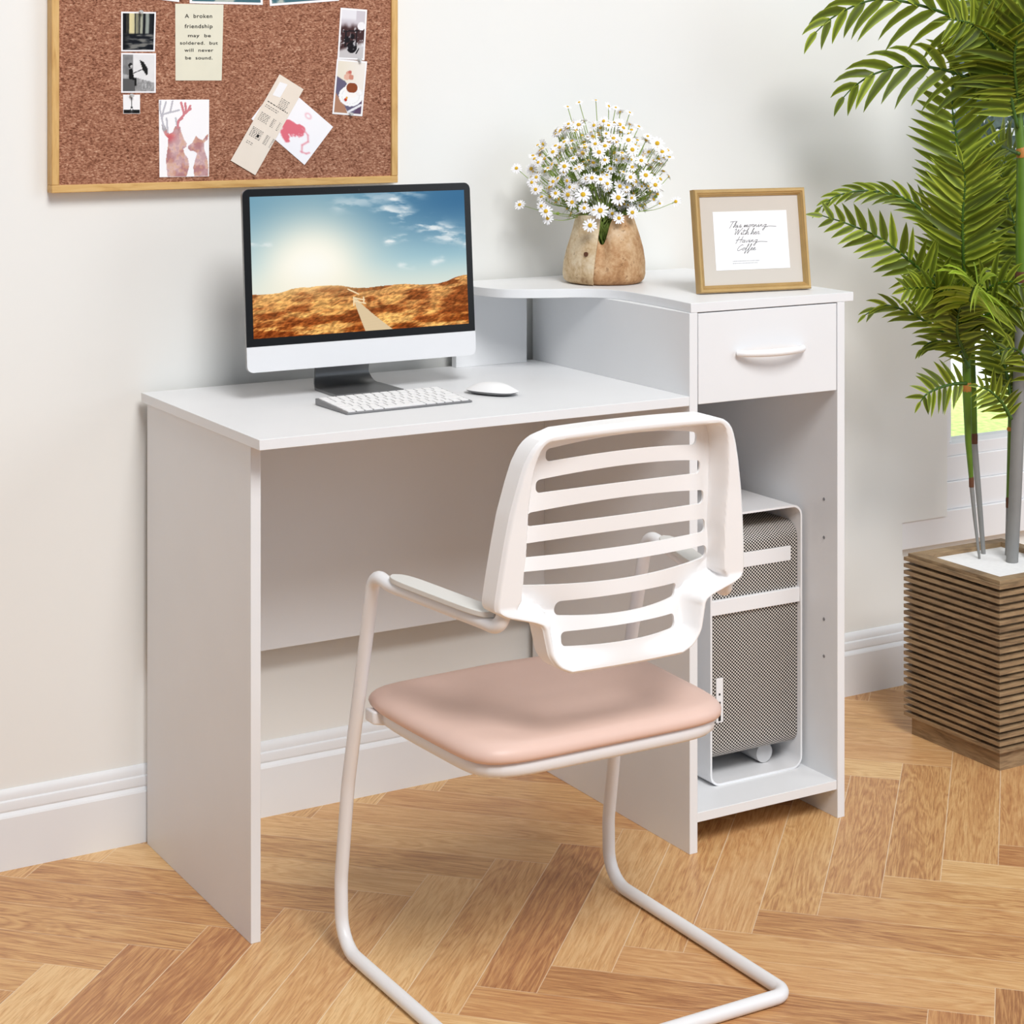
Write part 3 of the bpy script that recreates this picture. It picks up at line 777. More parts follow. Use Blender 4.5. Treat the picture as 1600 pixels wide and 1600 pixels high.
GL = {'T': [[(.1, .95), (.9, 1.05)], [(.55, 1.0), (.4, .5), (.2, -.15)]], 'h': [[(.0, 0), (.35, .95), (.25, .95), (.08, 0), (.3, .42), (.4, .35), (.34, .0), (.55, .1)]], 'i': [[(0, .05), (.12, .42), (.10, .0), (.25, .1)], [(.16, .62), (.18, .67)]],
 's': [[(0, .05), (.2, .45), (.28, .2), (.12, -.02), (.45, .1)]], 'm': [[(0, 0), (.12, .42), (.1, 0), (.3, .42), (.3, 0), (.5, .42), (.5, .02), (.65, .1)]], 'o': [[(.3, .4), (.08, .3), (.08, .02), (.3, .1), (.32, .38), (.55, .35)]],
 'r': [[(0, .05), (.15, .45), (.3, .38), (.22, .02), (.45, .1)]], 'n': [[(0, 0), (.05, .42), (.05, .1), (.25, .42), (.30, .02), (.45, .1)]], 'g': [[(.35, .4), (.08, .3), (.08, .02), (.32, .1), (.38, .4), (.15, -.55), (.0, -.45), (.6, .05), (1.9, -.0)]],
 ',': [[(.1, .05), (.05, -.1)]], 'W': [[(.0, .8), (.2, 1.0), (.15, .0), (.55, .9), (.5, .0), (.75, .6), (1.1, 1.15)]], 't': [[(.1, .95), (.0, .05), (.3, .1)], [(-.1, .6), (.4, .66)]], 'e': [[(0, .15), (.3, .3), (.2, .45), (.06, .15), (.2, -.02), (.45, .12)]],
 '.': [[(.08, .0), (.12, .02)]], 'H': [[(.35, 1.05), (.0, -.2)], [(.85, 1.05), (.55, -.05)], [(-.1, .42), (.95, .52)]], 'a': [[(.35, .4), (.08, .3), (.06, .02), (.3, .12), (.38, .42), (.32, .02), (.5, .1)]], 'v': [[(0, .42), (.14, .0), (.38, .42)]],
 'C': [[(.75, .85), (.6, 1.0), (.2, .6), (.05, .1), (.25, -.05), (.7, .25)]], 'f': [[(.0, .0), (.4, .9), (.35, 1.05), (.05, -.55), (.3, -.1), (.5, .1)]], ' ': []}
ADV = {'T': .72, 'W': 1.0, 'H': .85, 'C': .72, 'm': .66, ' ': .3, 'i': .32, 's': .42, 'r': .42, 'e': .38, 'f': .42, 't': .32, '.': .2, ',': .2, 'h': .5, 'o': .45, 'n': .52, 'a': .54, 'v': .46, 'g': .5}
def ribbon(bm, pts, w):
    pts = [Vector(p) for p in pts]; n = len(pts); L_ = []
    for i, p in enumerate(pts):
        t = (pts[min(i+1, n-1)]-pts[max(i-1, 0)]); t = t.normalized() if t.length > 0 else fx
        s = t.cross(fo).normalized()*w/2; L_.append((bm.verts.new(p+s), bm.verts.new(p-s)))
    for a, b in zip(L_, L_[1:]): bm.faces.new((a[0], a[1], b[1], b[0]))
bm = bmesh.new()
for txt, x0_, y0_, size in (('This morning,', .0645, .110, .0165), ('With her.', .0745, .0975, .0165), ('Having', .0775, .0840, .0165), ('Coffee.', .0785, .0705, .0160)):
    x = x0_
    for ch in txt:
        for st in GL[ch]:
            P = [Vector((a, b, 0)) for a, b in st]
            if len(P) > 2: P = catmull(P, 5)
            ribbon(bm, [fp(x+(p.x+.25*p.y)*size*.82, y0_+p.y*size*.60, .0067) for p in P], .00066)
        x += ADV[ch]*size*.80
bobj('handwriting', bm, INKSOFT, card, None)
def text_part(name, body, size, M, mat, parent, align='CENTER', offset=0, spacing=1.0):
    cu = bpy.data.curves.new(name, 'FONT'); cu.body = body; cu.size = size; cu.align_x = align; cu.align_y = 'CENTER'; cu.offset = offset; cu.space_character = spacing
    tmp = bpy.data.objects.new(name+'_tmp', cu); COL.objects.link(tmp); bpy.context.view_layer.update()
    me = bpy.data.meshes.new_from_object(tmp.evaluated_get(bpy.context.evaluated_depsgraph_get())); bpy.data.objects.remove(tmp)
    me.transform(M); me.materials.clear()
    return mesh_obj(name, me, mat, parent)
def frameM(origin, xd, yd):
    xd = Vector(xd).normalized(); yd = Vector(yd).normalized(); zd = xd.cross(yd).normalized(); yd = zd.cross(xd)
    M = Matrix((xd, yd, zd)).transposed().to_4x4(); M.translation = origin; return M
# two faint illegible lines under the quote
bm = bmesh.new(); rr_ = random.Random(3)
for h, x0_, x1_ in ((.0515, .069, .119), (.0478, .069, .117)):
    x = x0_
    while x < x1_:
        w = rr_.choice((.0012, .0018, .0026)); a = [fp(x, h, .0067), fp(x+w, h, .0067), fp(x+w, h+.0015, .0067), fp(x, h+.0015, .0067)]
        bm.faces.new([bm.verts.new(p) for p in a]); x += w+.0008
bobj('small_print', bm, plain('ink_faint', rgb(190, 190, 190), .8), card, None)
bm = bmesh.new()
s0 = fp(FWD*.42, FH*.75, fth); prism(bm, [s0, fp(FWD*.58, FH*.75, fth), Vector((*(fp(FWD*.60, 0, 0)-fn*.075).to_2d(), .8985)), Vector((*(fp(FWD*.40, 0, 0)-fn*.075).to_2d(), .8985))], -fn*.003)
bobj('easel_strut', bm, MATB, frm, None)

# ================================================================== VASE + DAISIES
VC = Vector((.809, .352, .896)); vase = thing('clay_vase', 'weathered clay vase with an overlapping seam, holding daisies on the raised shelf', 'vase', VC)
VH = .121
def vrad(t): return np.interp(t, [0, .04, .12, .3, .5, .7, .85, .95, 1], [.064, .0715, .0745, .0735, .069, .062, .0565, .053, .0515])
# direction towards camera
caz = math.atan2(CAM.y-VC.y, CAM.x-VC.x)
th0 = caz-.20                                   # flap edge, slightly left of centre seen from the camera
NT_, NZ = 150, 40
th = np.linspace(th0-.0, th0-2*PI-.42, NT_)     # runs clockwise (leftwards), overlapping beneath the flap
tt_ = np.linspace(0, 1, NZ); TH, TT = np.meshgrid(th, tt_)
prog = (th0-TH)                                # 0 at the flap edge
wob = .16*(TT-.5)                              # seam leans
rr2 = vrad(TT)+.0055*(1-ss(.0, .9, prog))-.003*ss(2*PI-1.2, 2*PI-.1, prog)+.0012*np.sin(3*TH+5*TT)
notch = .050*np.exp(-np.abs((2*PI-.10-prog)/.27)**2.4)*(prog > PI)
Zv = TT*(VH-notch)+.0015*np.sin(4*TH)*TT
TH2 = TH+wob*(1-ss(0, .8, prog))
P = np.stack([VC.x+rr2*np.cos(TH2), VC.y+rr2*np.sin(TH2), VC.z+.0006+Zv], -1)
me = grid_mesh('vase_body', P)
fa = me.attributes.new('flap', 'FLOAT', 'POINT'); fa.data.foreach_set('value', ((1-ss(1.2, 2.2, prog))*1.0).astype(np.float32).ravel())
vb = mesh_obj('vase_body', me, CLAY, vase, 180)
sd = vb.modifiers.new('s', 'SOLIDIFY'); sd.thickness = .0045; sd.offset = 1
bm = bmesh.new(); tube(bm, [VC+Vector((0, 0, .0005)), VC+Vector((0, 0, .006))], .062, 40); bobj('vase_bottom', bm, CLAY, vase)
ha = th0-.24; hz = VC.z+.056; hd = Vector((math.cos(ha), math.sin(ha), 0)); hc = Vector((VC.x, VC.y, hz))+hd*.0768
bm = bmesh.new(); tube(bm, [hc-hd*.004, hc+hd*.0008], .0042, 14); bobj('vase_hole', bm, NODEB, vase)
# daisies
def petal_mesh():
    bm = bmesh.new(); n = 13; rnd = random.Random(2)
    for k in range(n):
        a = 2*PI*k/n+rnd.uniform(-.08, .08); c, s = math.cos(a), math.sin(a); l = rnd.uniform(.85, 1.05); dz = rnd.uniform(-.12, .1)
        prof_ = ((.22, .06), (.5, .12), (.8, .135), (.96, .085), (1.0, .03)); R_ = []
        for q, (r, w) in enumerate(prof_):
            r *= l; z = .05-.0*r+dz*r*r-.05*r*r
            R_.append((bm.verts.new((c*r-s*w, s*r+c*w, z)), bm.verts.new((c*r, s*r, z-.03)), bm.verts.new((c*r+s*w, s*r-c*w, z))))
        for A, B in zip(R_, R_[1:]):
            bm.faces.new((A[0], A[1], B[1], B[0])); bm.faces.new((A[1], A[2], B[2], B[1]))
    me = bpy.data.meshes.new('flower_head'); bm.to_mesh(me); bm.free(); me.materials.append(PETAL); return me
def dome_mesh(name, r, h, mat):
    bm = bmesh.new(); bmesh.ops.create_uvsphere(bm, u_segments=12, v_segments=7, radius=1)
    for v in bm.verts: v.co = Vector((v.co.x*r, v.co.y*r, v.co.z*h+.06))
    me = bpy.data.meshes.new(name); bm.to_mesh(me); bm.free(); me.materials.append(mat)
    me.polygons.foreach_set('use_smooth', [True]*len(me.polygons)); return me
PM = petal_mesh(); CM = dome_mesh('flower_centre', .30, .17, DCENT); BM_ = dome_mesh('flower_bud', .34, .30, BUDM)
mouth = VC+Vector((0, 0, VH-.012))
GRP = 'daisies in the clay vase'; DLAB = 'sprig of small white daisies with yellow centres in the clay vase'
drnd = random.Random(21)
TOCAM = (CAM-VC); TOCAM.z = 0; TOCAM.normalize(); SIDE = Vector((-TOCAM.y, TOCAM.x, 0))       # SIDE: to the right in the picture
BC = Vector((VC.x, VC.y, .896+.206))
def place_px(x, y, toward):      # a point seen at picture position, "toward" metres nearer than the vase axis
    d = FW+RT*((x-800)/F_PX)+UP*((HOR-y)/F_PX); dep = (VC-CAM).dot(FW)-toward
    return CAM+d*dep
hero = [(938, 329, .075, 13.5), (922, 352, .085, 11.5), (911, 304, .07, 13), (966, 309, .075, 13), (1027, 224, .05, 12), (936, 238, .065, 11.5), (982, 219, .05, 11.5), (988, 234, .06, 11.5), (904, 195, .03, 10.5), (882, 260, .05, 11), (837, 296, .04, 9.5), (853, 330, .05, 11), (846, 322, .045, 9), (812, 320, .0, 9.5), (807, 263, .0, 9.5), (831, 285, .02, 9), (1009, 274, .06, 12), (1002, 251, .06, 10.5), (967, 341, .06, 10), (894, 316, .06, 10), (930, 225, .04, 9.5), (945, 250, .06, 9), (905, 262, .05, 9), (925, 278, .06, 10), (916, 279, .055, 9), (985, 277, .06, 10), (1024, 289, .04, 11), (988, 332, .05, 10), (963, 221, .05, 9.5), (951, 222, .05, 9), (1031, 318, .0, 6), (856, 341, .045, 10), (843, 253, .02, 9), (838, 277, .02, 9), (868, 302, .04, 9), (913, 325, .07, 9), (949, 287, .06, 9)]
small = [(905, 160, .0, 7), (931, 157, 0, 7), (887, 167, 0, 7), (951, 166, .0, 8), (962, 168, 0, 6.5), (984, 176, 0, 7), (969, 175, 0, 7), (998, 198, 0, 9), (876, 203, 0, 7), (886, 195, 0, 7), (865, 232, 0, 9), (1012, 213, 0, 8), (1043, 235, 0, 10), (1046, 246, 0, 9), (1056, 315, 0, 9), (1045, 276, 0, 7)]
heads = hero+small
while len(heads) < 400:
    a = drnd.uniform(0, 2*PI); r = math.sqrt(drnd.random())
    x = 936+108*r*math.cos(a); y = 264+80*r*math.sin(a)
    if y > 318 and (x < 850 or x > 1015): continue
    if y < 215 and x > 990: continue
    heads.append((x, y, drnd.uniform(-.10, .07)*math.sqrt(max(.1, 1-r*r)), drnd.uniform(7.5, 11)))
# group the heads into sprigs by direction from the mouth
hp_ = [(place_px(x, y, t), s/862*1.0, i < len(hero)) for i, (x, y, t, s) in enumerate(heads)]
def keyf(h):
    d = h[0]-mouth; return math.atan2(d.dot(SIDE), d.z)+.12*drnd.random()
order = sorted(range(len(hp_)), key=lambda i: keyf(hp_[i]))
NS = 52; per = math.ceil(len(order)/NS)
for si in range(NS):
    ids = order[si*per:(si+1)*per]
    if not ids: continue
    H_ = [hp_[i] for i in ids]
    root = thing('daisy_sprig', DLAB, 'flower', mouth, GRP)
    cen = sum((h[0] for h in H_), Vector())/len(H_)
    fork = mouth.lerp(cen, .55)+Vector((drnd.uniform(-.006, .006), drnd.uniform(-.006, .006), .004))
    start = mouth+Vector((drnd.uniform(-.012, .012), drnd.uniform(-.012, .012), -.05))
    bm = bmesh.new()
    tube(bm, catmull([start, mouth.lerp(start, .2)+Vector((drnd.uniform(-.015, .015), drnd.uniform(-.012, .012), 0)), fork], 4), .0011, 5)
    stem_pts = []
    for p, r, hero_ in H_:
        mid = fork.lerp(p, .55)+Vector((drnd.uniform(-.006, .006), drnd.uniform(-.006, .006), -.006))
        tube(bm, catmull([fork, mid, p], 4), [.0009]*4+[.0007]*5, 4)
        # feathery leaflets
        for q in range(3):
            b0 = fork.lerp(mid, drnd.uniform(.1, 1)); d = Vector((drnd.gauss(0, 1), drnd.gauss(0, 1), drnd.gauss(.5, .8))).normalized()*drnd.uniform(.008, .016); w = d.orthogonal().normalized()*.0009
            bm.faces.new([bm.verts.new(b0+w), bm.verts.new(b0-w), bm.verts.new(b0+d)])
    bobj('stem', bm, DSTEM, root, 60)
    for p, r, hero_ in H_:
        out = (p-(mouth+Vector((0, 0, .02)))).normalized()
        if hero_: nz = (TOCAM*1.0+Vector((0, 0, .35))+out*.35+Vector((drnd.uniform(-.2, .2), drnd.uniform(-.2, .2), drnd.uniform(-.2, .2)))).normalized()
        else: nz = (out*.9+TOCAM*drnd.uniform(-.2, .9)+Vector((drnd.gauss(0, .4), drnd.gauss(0, .4), drnd.gauss(.25, .35)))).normalized()
        M = Matrix.Translation(p-mouth) @ nz.to_track_quat('Z', 'Y').to_matrix().to_4x4() @ Matrix.Rotation(drnd.uniform(0, 6), 4, 'Z') @ Matrix.Scale(r, 4)
        fh = bpy.data.objects.new('flower_head', PM); COL.objects.link(fh); fh.parent = root; fh.matrix_local = M
        fc = bpy.data.objects.new('flower_centre', CM); COL.objects.link(fc); fc.parent = fh
    if si % 3 == 0:
        p = fork.lerp(cen, .9)+Vector((drnd.uniform(-.02, .02), drnd.uniform(-.03, 0), drnd.uniform(-.02, .02)))
        o = bpy.data.objects.new('flower_bud', BM_); COL.objects.link(o); o.parent = root; o.matrix_local = Matrix.Translation(p-mouth) @ Matrix.Scale(.0095, 4)

# ================================================================== CORK BOARD
BX0, BX1, BZ0, BZ1, BF = -.1607, .4636, 1.0777, 1.56, .490
cb = thing('cork_board', 'large cork notice board in a pale oak frame hung on the wall above the computer', 'notice board', ((BX0+BX1)/2, .5145, (BZ0+BZ1)/2))
fwid = .0125; CF = .4945
board('frame_rail', BX0, BX1, BF, .5145, BZ0, BZ0+fwid, OAKH, .0012, cb); board('frame_rail', BX0, BX1, BF, .5145, BZ1-fwid, BZ1, OAKH, .0012, cb)
board('frame_stile', BX0, BX0+fwid, BF, .5145, BZ0+fwid, BZ1-fwid, OAKV, .0012, cb); board('frame_stile', BX1-fwid, BX1, BF, .5145, BZ0+fwid, BZ1-fwid, OAKV, .0012, cb)
board('cork_panel', BX0+fwid, BX1-fwid, CF, .5145, BZ0+fwid, BZ1-fwid, CORK, 0, cb)
PYB = CF-.0008
def bp(cx, cy, lift=0): return at(60+.3625*cx, .3625*cy, 'Y', PYB-lift)
def quad(tl, tr, br, bl, lift=0): return [bp(*bl, lift), bp(*br, lift), bp(*tr, lift), bp(*tl, lift)]
def inset(q, a, b=None):
    b = a if b is None else b
    bl, br, tr, tl = q
    def L2(u, v): return bl.lerp(br, u).lerp(tl.lerp(tr, u), v)
    return [L2(a, b), L2(1-a, b), L2(1-a, 1-b), L2(a, 1-b)]
def photo(name, q, label, func, nx, ny, a=.05, b=.045, mat=PAPERW, cat='photo'):
    s = sheet(name, q, mat, label, cat)
    qq = inset(q, a, b) if a else q
    picture('picture', qq, nx, ny, func, PRINT, s, lift=.0002)
    return s
def g3(k): return np.repeat(np.clip(k, 0, 1)[..., None], 3, -1)
def f_forest(u, v):
    vt = 1-v; img = mixc(flat((222, 210, 160), u), flat((150, 158, 150), u), ss(.2, .8, u))
    for c, w, k in ((.06, .09, 1), (.17, .03, .9), (.40, .03, .75), (.47, .02, .6), (.53, .025, .9), (.68, .045, 1), (.88, .05, .9), (.97, .06, 1)):
        img = mixc(img, flat((12, 14, 20), u), k*np.exp(-(((u-c)+.02*(fbm(u, v, 6, 2)-.5))/w)**4))
    gr = mixc(flat((120, 120, 116), u), flat((14, 18, 26), u), ss(.35, .62, fbm(u*.5, v*3, 6, 7)))
    img = mixc(img, gr, ss(.53, .58, vt)); img = mixc(img, flat((10, 12, 16), u), ss(.3, 0, u)*ss(.45, .6, vt)*.9)
    return img
photo('forest_photo', quad((357, 50), (507, 52), (502, 222), (357, 222)), 'small photo of pale light between dark tree trunks, topmost left on the cork board', f_forest, 46, 52, .045, .04)
def f_umb(u, v):
    vt = 1-v; k = .92-.05*fbm(u, v, 5, 3); k = np.where(u < .33, .42+.35*vt*0+.2*fbm(u, v, 9, 4), k)
    k = np.where(vt > .62+.25*(u-.4), .45+.35*fbm(u, v, 14, 5), k); k = np.where((u < .38) & (vt > .66), .35, k)
    body = inpoly(u, vt, [(.18, .40), (.30, .38), (.33, .50), (.34, .62), (.44, .64), (.44, .85), (.36, .86), (.36, .70), (.18, .66)]); k = np.where(body, .06, k)
    k = np.where(np.hypot(u-.24, vt-.30) < .07, .12, k); k = np.where(np.hypot(u-.27, vt-.32) < .035, .75, k)
    k = np.where(seg_d(u, vt, (.30, .52), (.62, .40)) < .012, .1, k)
    um = inpoly(u, vt, [(.52, .14), (.66, .20), (.78, .36), (.80, .54), (.74, .56), (.62, .40)]); k = np.where(um, .1, k)
    k = np.where(inpoly(u, vt, [(.62, .70), (.86, .72), (.92, .95), (.60, .97)]), .3+.6*fbm(u, v, 18, 9), k)
    return g3(k)
photo('umbrella_photo', quad((357, 228), (507, 230), (506, 400), (357, 400)), 'small black and white photo of a seated person holding a dark umbrella', f_umb, 46, 52, .045, .04)
def f_tower(u, v):
    vt = 1-v; k = .95+0*u; k = np.where(vt > .80, .08, k)
    k = np.where(np.abs(u-.5) < .02+.10*np.clip((vt-.45)/.4, 0, 1)**2.2, .15, k)*1.0; k = np.where((np.abs(u-.5) < .014) & (vt > .25), .3, k)
    k = np.where((np.abs(u-.5) < .05) & (vt > .74) & (vt < .82), .9, k); k = np.where(np.abs(vt-.66) < .015, np.where(np.abs(u-.5) < .08, .15, k), k)
    k = np.where(np.hypot(u-.42, vt-.12) < .09, .72, k)
    return g3(k)
photo('lattice_tower_photo', quad((365, 408), (438, 408), (438, 490), (366, 490)), 'tiny black and white photo of a lattice tower, lowest of the left column', f_tower, 40, 44, .02, .02)
note = sheet('typed_note', quad((590, 16), (798, 20), (790, 347), (591, 347)), PAPERC, 'cream paper note with typed words about a broken friendship', 'note')
for body, cx, cy, w, sz in (('A  broken', 691, 70, 118, 22), ('friendship', 691, 114, 120, 22), ('may  be', 694, 154, 98, 18), ('soldered.  but', 692, 186, 163, 18), ('will  never', 692, 217, 125, 18), ('be  sound.', 692, 250, 117, 18)):
    o3 = bp(cx, cy, .0003); M = frameM(o3, bp(cx+10, cy, .0003)-o3, (0, 0, 1))
    real = (bp(cx+w/2, cy)-bp(cx-w/2, cy)).length
    t = text_part('typed_line', body, sz*.3625/1000*1.15, M, INK, note, offset=.00009, spacing=1.1)
    xs = [v.co.x for v in t.data.vertices]; k = real/(max(xs)-min(xs)); c0 = (max(xs)+min(xs))/2
    for v in t.data.vertices: v.co.x = c0+(v.co.x-c0)*k
def f_deer(u, v):
    vt = 1-v; img = flat((250, 249, 250), u); n = fbm(u*.7, v, 9, 13, 4); n_ = fbm(u*.7, v, 24, 17, 3)
    fur = mixc(flat((222, 188, 186), u), flat((186, 128, 126), u), ss(.42, .68, n)); fur = mixc(fur, flat((212, 170, 140), u), ss(.5, .7, n_)*.6); fur = mixc(fur, flat((168, 130, 136), u), ss(.6, .4, n_)*.4)
    stag = [(.16, 1.0), (.13, .78), (.17, .60), (.18, .50), (.12, .46), (.06, .38), (.05, .32), (.11, .33), (.20, .44), (.27, .42), (.32, .34), (.42, .35), (.44, .42), (.50, .52), (.55, .57), (.54, .61), (.48, .64), (.50, .70), (.57, .76), (.60, .86), (.57, .93), (.54, 1.0)]
    doe = [(.70, 1.0), (.68, .88), (.72, .78), (.76, .70), (.70, .67), (.62, .665), (.57, .63), (.58, .60), (.66, .56), (.71, .50), (.73, .47), (.80, .51), (.87, .53), (.95, .46), (.99, .45), (.97, .52), (.90, .56), (.90, .64), (.96, .76), (.99, .88), (.98, 1.0)]
    m = inpoly(u, vt, stag) | inpoly(u, vt, doe); img = np.where(m[..., None], fur, img)
    red = np.exp(-(((u-.20)/.12)**2+((vt-.48)/.06)**2)); img = np.where(m[..., None], mixc(img, flat((206, 92, 98), u), np.clip(red, 0, 1)*.9), img)
    img = np.where((m & (np.hypot((u-.09)*.66, vt-.36) < .045))[..., None], flat((172, 168, 172), u), img)
    A = [[(.10, .36), (.06, .26), (.08, .16), (.14, .03)], [(.08, .19), (.22, .16), (.27, .02)], [(.16, .175), (.40, .135)], [(.06, .26), (.02, .12), (.03, .02)], [(.17, .42), (.15, .24)], [(.36, .35), (.33, .24)]]
    for pl in A:
        for a, b in zip(pl, pl[1:]): img = np.where((seg_d(u, vt, a, b, .66) < .011)[..., None], flat((190, 188, 196), u), img)
    R_ = [[(.37, .36), (.38, .28), (.50, .19), (.58, .14), (.62, .08)], [(.50, .19), (.44, .04)], [(.54, .17), (.52, .05)], [(.38, .28), (.46, .24)], [(.58, .14), (.63, .12)]]
    for pl in R_:
        for a, b in zip(pl, pl[1:]): img = np.where((seg_d(u, vt, a, b, .66) < .015)[..., None], flat((210, 132, 138), u), img)
    return img
photo('deer_print', quad((519, 430), (736, 429), (735, 760), (522, 764)), 'white card with a watercolour of a red-antlered stag and doe', f_deer, 96, 140, 0, 0, cat='print')
q7 = quad((1041, 349), (1270, 547), (1147, 711), (918, 513))   # tl,tr,br,bl of the turned card
def f_ink(u, v):
    vt = 1-v; img = flat((250, 248, 250), u); n = fbm(u, v, 9, 5, 4)
    bl = .55*np.exp(-(((u-.58)/.16)**2+((vt-.74)/.17)**2))+.5*np.exp(-(((u-.66)/.09)**2+((vt-.50)/.12)**2))+.5*np.exp(-(((u-.48)/.10)**2+((vt-.58)/.10)**2))
    k = ss(.22, .33, bl*(.05+1.75*n)); img = mixc(img, flat((226, 108, 122), u), k*.95)
    for pl in ([(.66, .45), (.78, .48), (.84, .58), (.80, .72), (.86, .84)], [(.84, .84), (.92, .80), (.95, .74)]):
        for a, b in zip(pl, pl[1:]): img = mixc(img, flat((232, 150, 162), u), .85*np.exp(-(seg_d(u, vt, a, b)/.014)**2))
    ringd = np.abs(np.hypot(u-.62, vt-.17)-.045); img = mixc(img, flat((240, 180, 190), u), .7*np.exp(-(ringd/.015)**2))
    return img
photo('ink_print', q7, 'white card with red ink blots, turned on its corner behind the receipt', f_ink, 90, 80, 0, 0, cat='print')
q6 = quad((1040, 320), (1143, 385), (935, 755), (829, 692), .0012)
rec = sheet('till_receipt', q6, PAPERR, 'long cream till receipt pinned slantwise over the red ink card', 'receipt')
def rp(u, v, l=.0002):
    bl, br, tr, tl = q6; p = bl.lerp(br, u).lerp(tl.lerp(tr, u), v); return p+Vector((0, -l, 0))
rr_ = random.Random(8)
bm = bmesh.new()
def words(bm, v, u0, u1, h=.006):
    u = u0
    while u < u1:
        w = rr_.uniform(.03, .09); bm.faces.new([bm.verts.new(rp(*p)) for p in ((u, v), (min(u+w, u1), v), (min(u+w, u1), v+h), (u, v+h))]); u += w+.03
for k in range(6): words(bm, .80-.017*k, .48+.0*k, .82)
for k in range(2): words(bm, .665-.02*k, .10, .62)
for k in range(6): words(bm, .575-.016*k, .10, .46); words(bm, .575-.016*k, .58, .70); words(bm, .575-.016*k, .84, .92)
for k in range(7): words(bm, .405-.015*k, .10, .52, .007); words(bm, .40-.015*k, .66, .80); words(bm, .40-.015*k, .92, .98)
for k in range(2): words(bm, .255-.018*k, .14, .40)
bobj('printed_lines', bm, INKG, rec, None)
bm = bmesh.new(); words(bm, .70, .10, .92, .008); words(bm, .335, .36, .47, .03); bobj('bold_lines', bm, INKSOFT, rec, None)
bm = bmesh.new(); bm.faces.new([bm.verts.new(rp(*p)) for p in ((.14, .78), (.42, .80), (.42, .955), (.14, .935))]); bobj('blank_sticker', bm, PAPERW, rec, None)
def f_maker(u, v):
    vt = 1-v; img = mixc(flat((206, 200, 206), u), flat((70, 46, 46), u), ss(.25, .40, vt+.1*(fbm(u, v, 6, 3)-.5)))
    img = np.where(((np.abs(u-.25) < .015) | (np.abs(u-.5) < .015)) & (vt < .3) if False else (np.zeros(u.shape, bool))[..., None].repeat(1, -1) if False else np.zeros(u.shape+(1,), bool), img, img)
    img = mixc(img, flat((236, 236, 240), u), ss(.25, .15, vt)*(u < .62)*.8)
    img = np.where((np.hypot((u-.86)*.55, vt-.32) < .09)[..., None], flat((240, 238, 240), u), img)
    img = mixc(img, flat((200, 196, 196), u), ss(.70, .80, vt+.2*(u-.5)))
    for c, r in (((.5, .78), .12), ((.28, .62), .07), ((.5, .55), .06)): img = np.where((np.hypot((u-c[0])*.55, vt-c[1]) < r)[..., None], flat((26, 22, 26), u), img)
    k = ss(.62, .72, fbm(u*.6, v, 16, 6)); img = mixc(img, flat((232, 232, 236), u), k*.75*((vt > .35) & (vt < .85)))
    for a, b in (((.1, .45), (.75, .42)), ((.15, .66), (.6, .64)), ((.22, .45), (.22, .78)), ((.66, .42), (.66, .80)), ((.8, .8), (.7, .9))): img = np.where((seg_d(u, vt, a, b, .55) < .014)[..., None], flat((30, 26, 30), u), img)
    return img
photo('coffee_maker_photo', quad((1303, 33), (1417, 42), (1405, 260), (1289, 254)), 'dark photo of a coffee maker and glass pot, upper right on the cork board', f_maker, 42, 76, .06, .035)
def f_tea(u, v):
    vt = 1-v; img = mixc(flat((232, 224, 206), u), flat((238, 232, 224), u), ss(0, 1, u))
    img = np.where(inpoly(u, vt, [(0, .30), (.30, .38), (.95, .80), (1, 1.0), (.55, 1.0), (0, .62)])[..., None], flat((104, 98, 122), u), img)
    img = np.where(inpoly(u, vt, [(0, .62), (.36, .85), (.50, 1.0), (0, 1)])[..., None], flat((176, 130, 104), u), img); img = np.where(inpoly(u, vt, [(1, .68), (1, 1), (.72, 1)])[..., None], flat((96, 74, 100), u), img)
    e = np.hypot((u-.56)/.44, (vt-.66)/.20); img = np.where((e < 1)[..., None], flat((246, 246, 246), u), img); img = np.where(((e > .72) & (e < .76))[..., None], flat((222, 220, 220), u), img)
    e = np.hypot((u-.58)/.27, (vt-.54)/.15); img = np.where((e < 1)[..., None], flat((248, 244, 240), u), img)
    e = np.hypot((u-.58)/.21, (vt-.50)/.10); img = np.where((e < 1)[..., None], flat((140, 72, 42), u), img)
    e = np.abs(np.hypot((u-.88)/.11, (vt-.58)/.055)-1); img = np.where((e < .18)[..., None], flat((238, 236, 236), u), img)
    for c, r, col in (((.42, .24), .06, (216, 160, 140)), ((.36, .30), .06, (226, 180, 160)), ((.52, .30), .05, (206, 140, 120)), ((.46, .20), .035, (196, 110, 100)), ((.38, .74), .03, (190, 60, 40)), ((.42, .70), .022, (226, 160, 60))): img = np.where((np.hypot((u-c[0])*.55, vt-c[1]) < r)[..., None], flat(col, u), img)
    img = np.where((seg_d(u, vt, (.52, .97), (.96, .82), .55) < .022)[..., None], flat((232, 232, 236), u), img)
    return img
photo('tea_cup_photo', quad((1287, 254), (1417, 265), (1396, 501), (1267, 491)), 'photo of a white tea cup on its saucer, below the coffee maker photo', f_tea, 50, 86, .05, .03)
def f_land(seed):
    def f(u, v):
        vt = 1-v; n = fbm(u, v, 7, seed); img = mixc(flat((120, 160, 190), u), flat((90, 120, 90), u), ss(.45, .6, vt+.2*(n-.5))); img = mixc(img, flat((70, 110, 120), u), ss(.80, .9, vt))
        return mixc(img, flat((226, 224, 206), u), ss(.62, .7, n)*.7)
    return f
photo('landscape_photo', quad((290, -200), (607, -200), (607, 9), (290, -30)), 'cut-off landscape photo, leftmost of the three along the top of the board', f_land(3), 50, 36, .03, .045)
photo('landscape_photo', quad((652, -195), (967, -190), (967, 21), (652, 14)), 'cut-off landscape photo just above the typed note, middle of the top three', f_land(13), 50, 36, .03, .045)
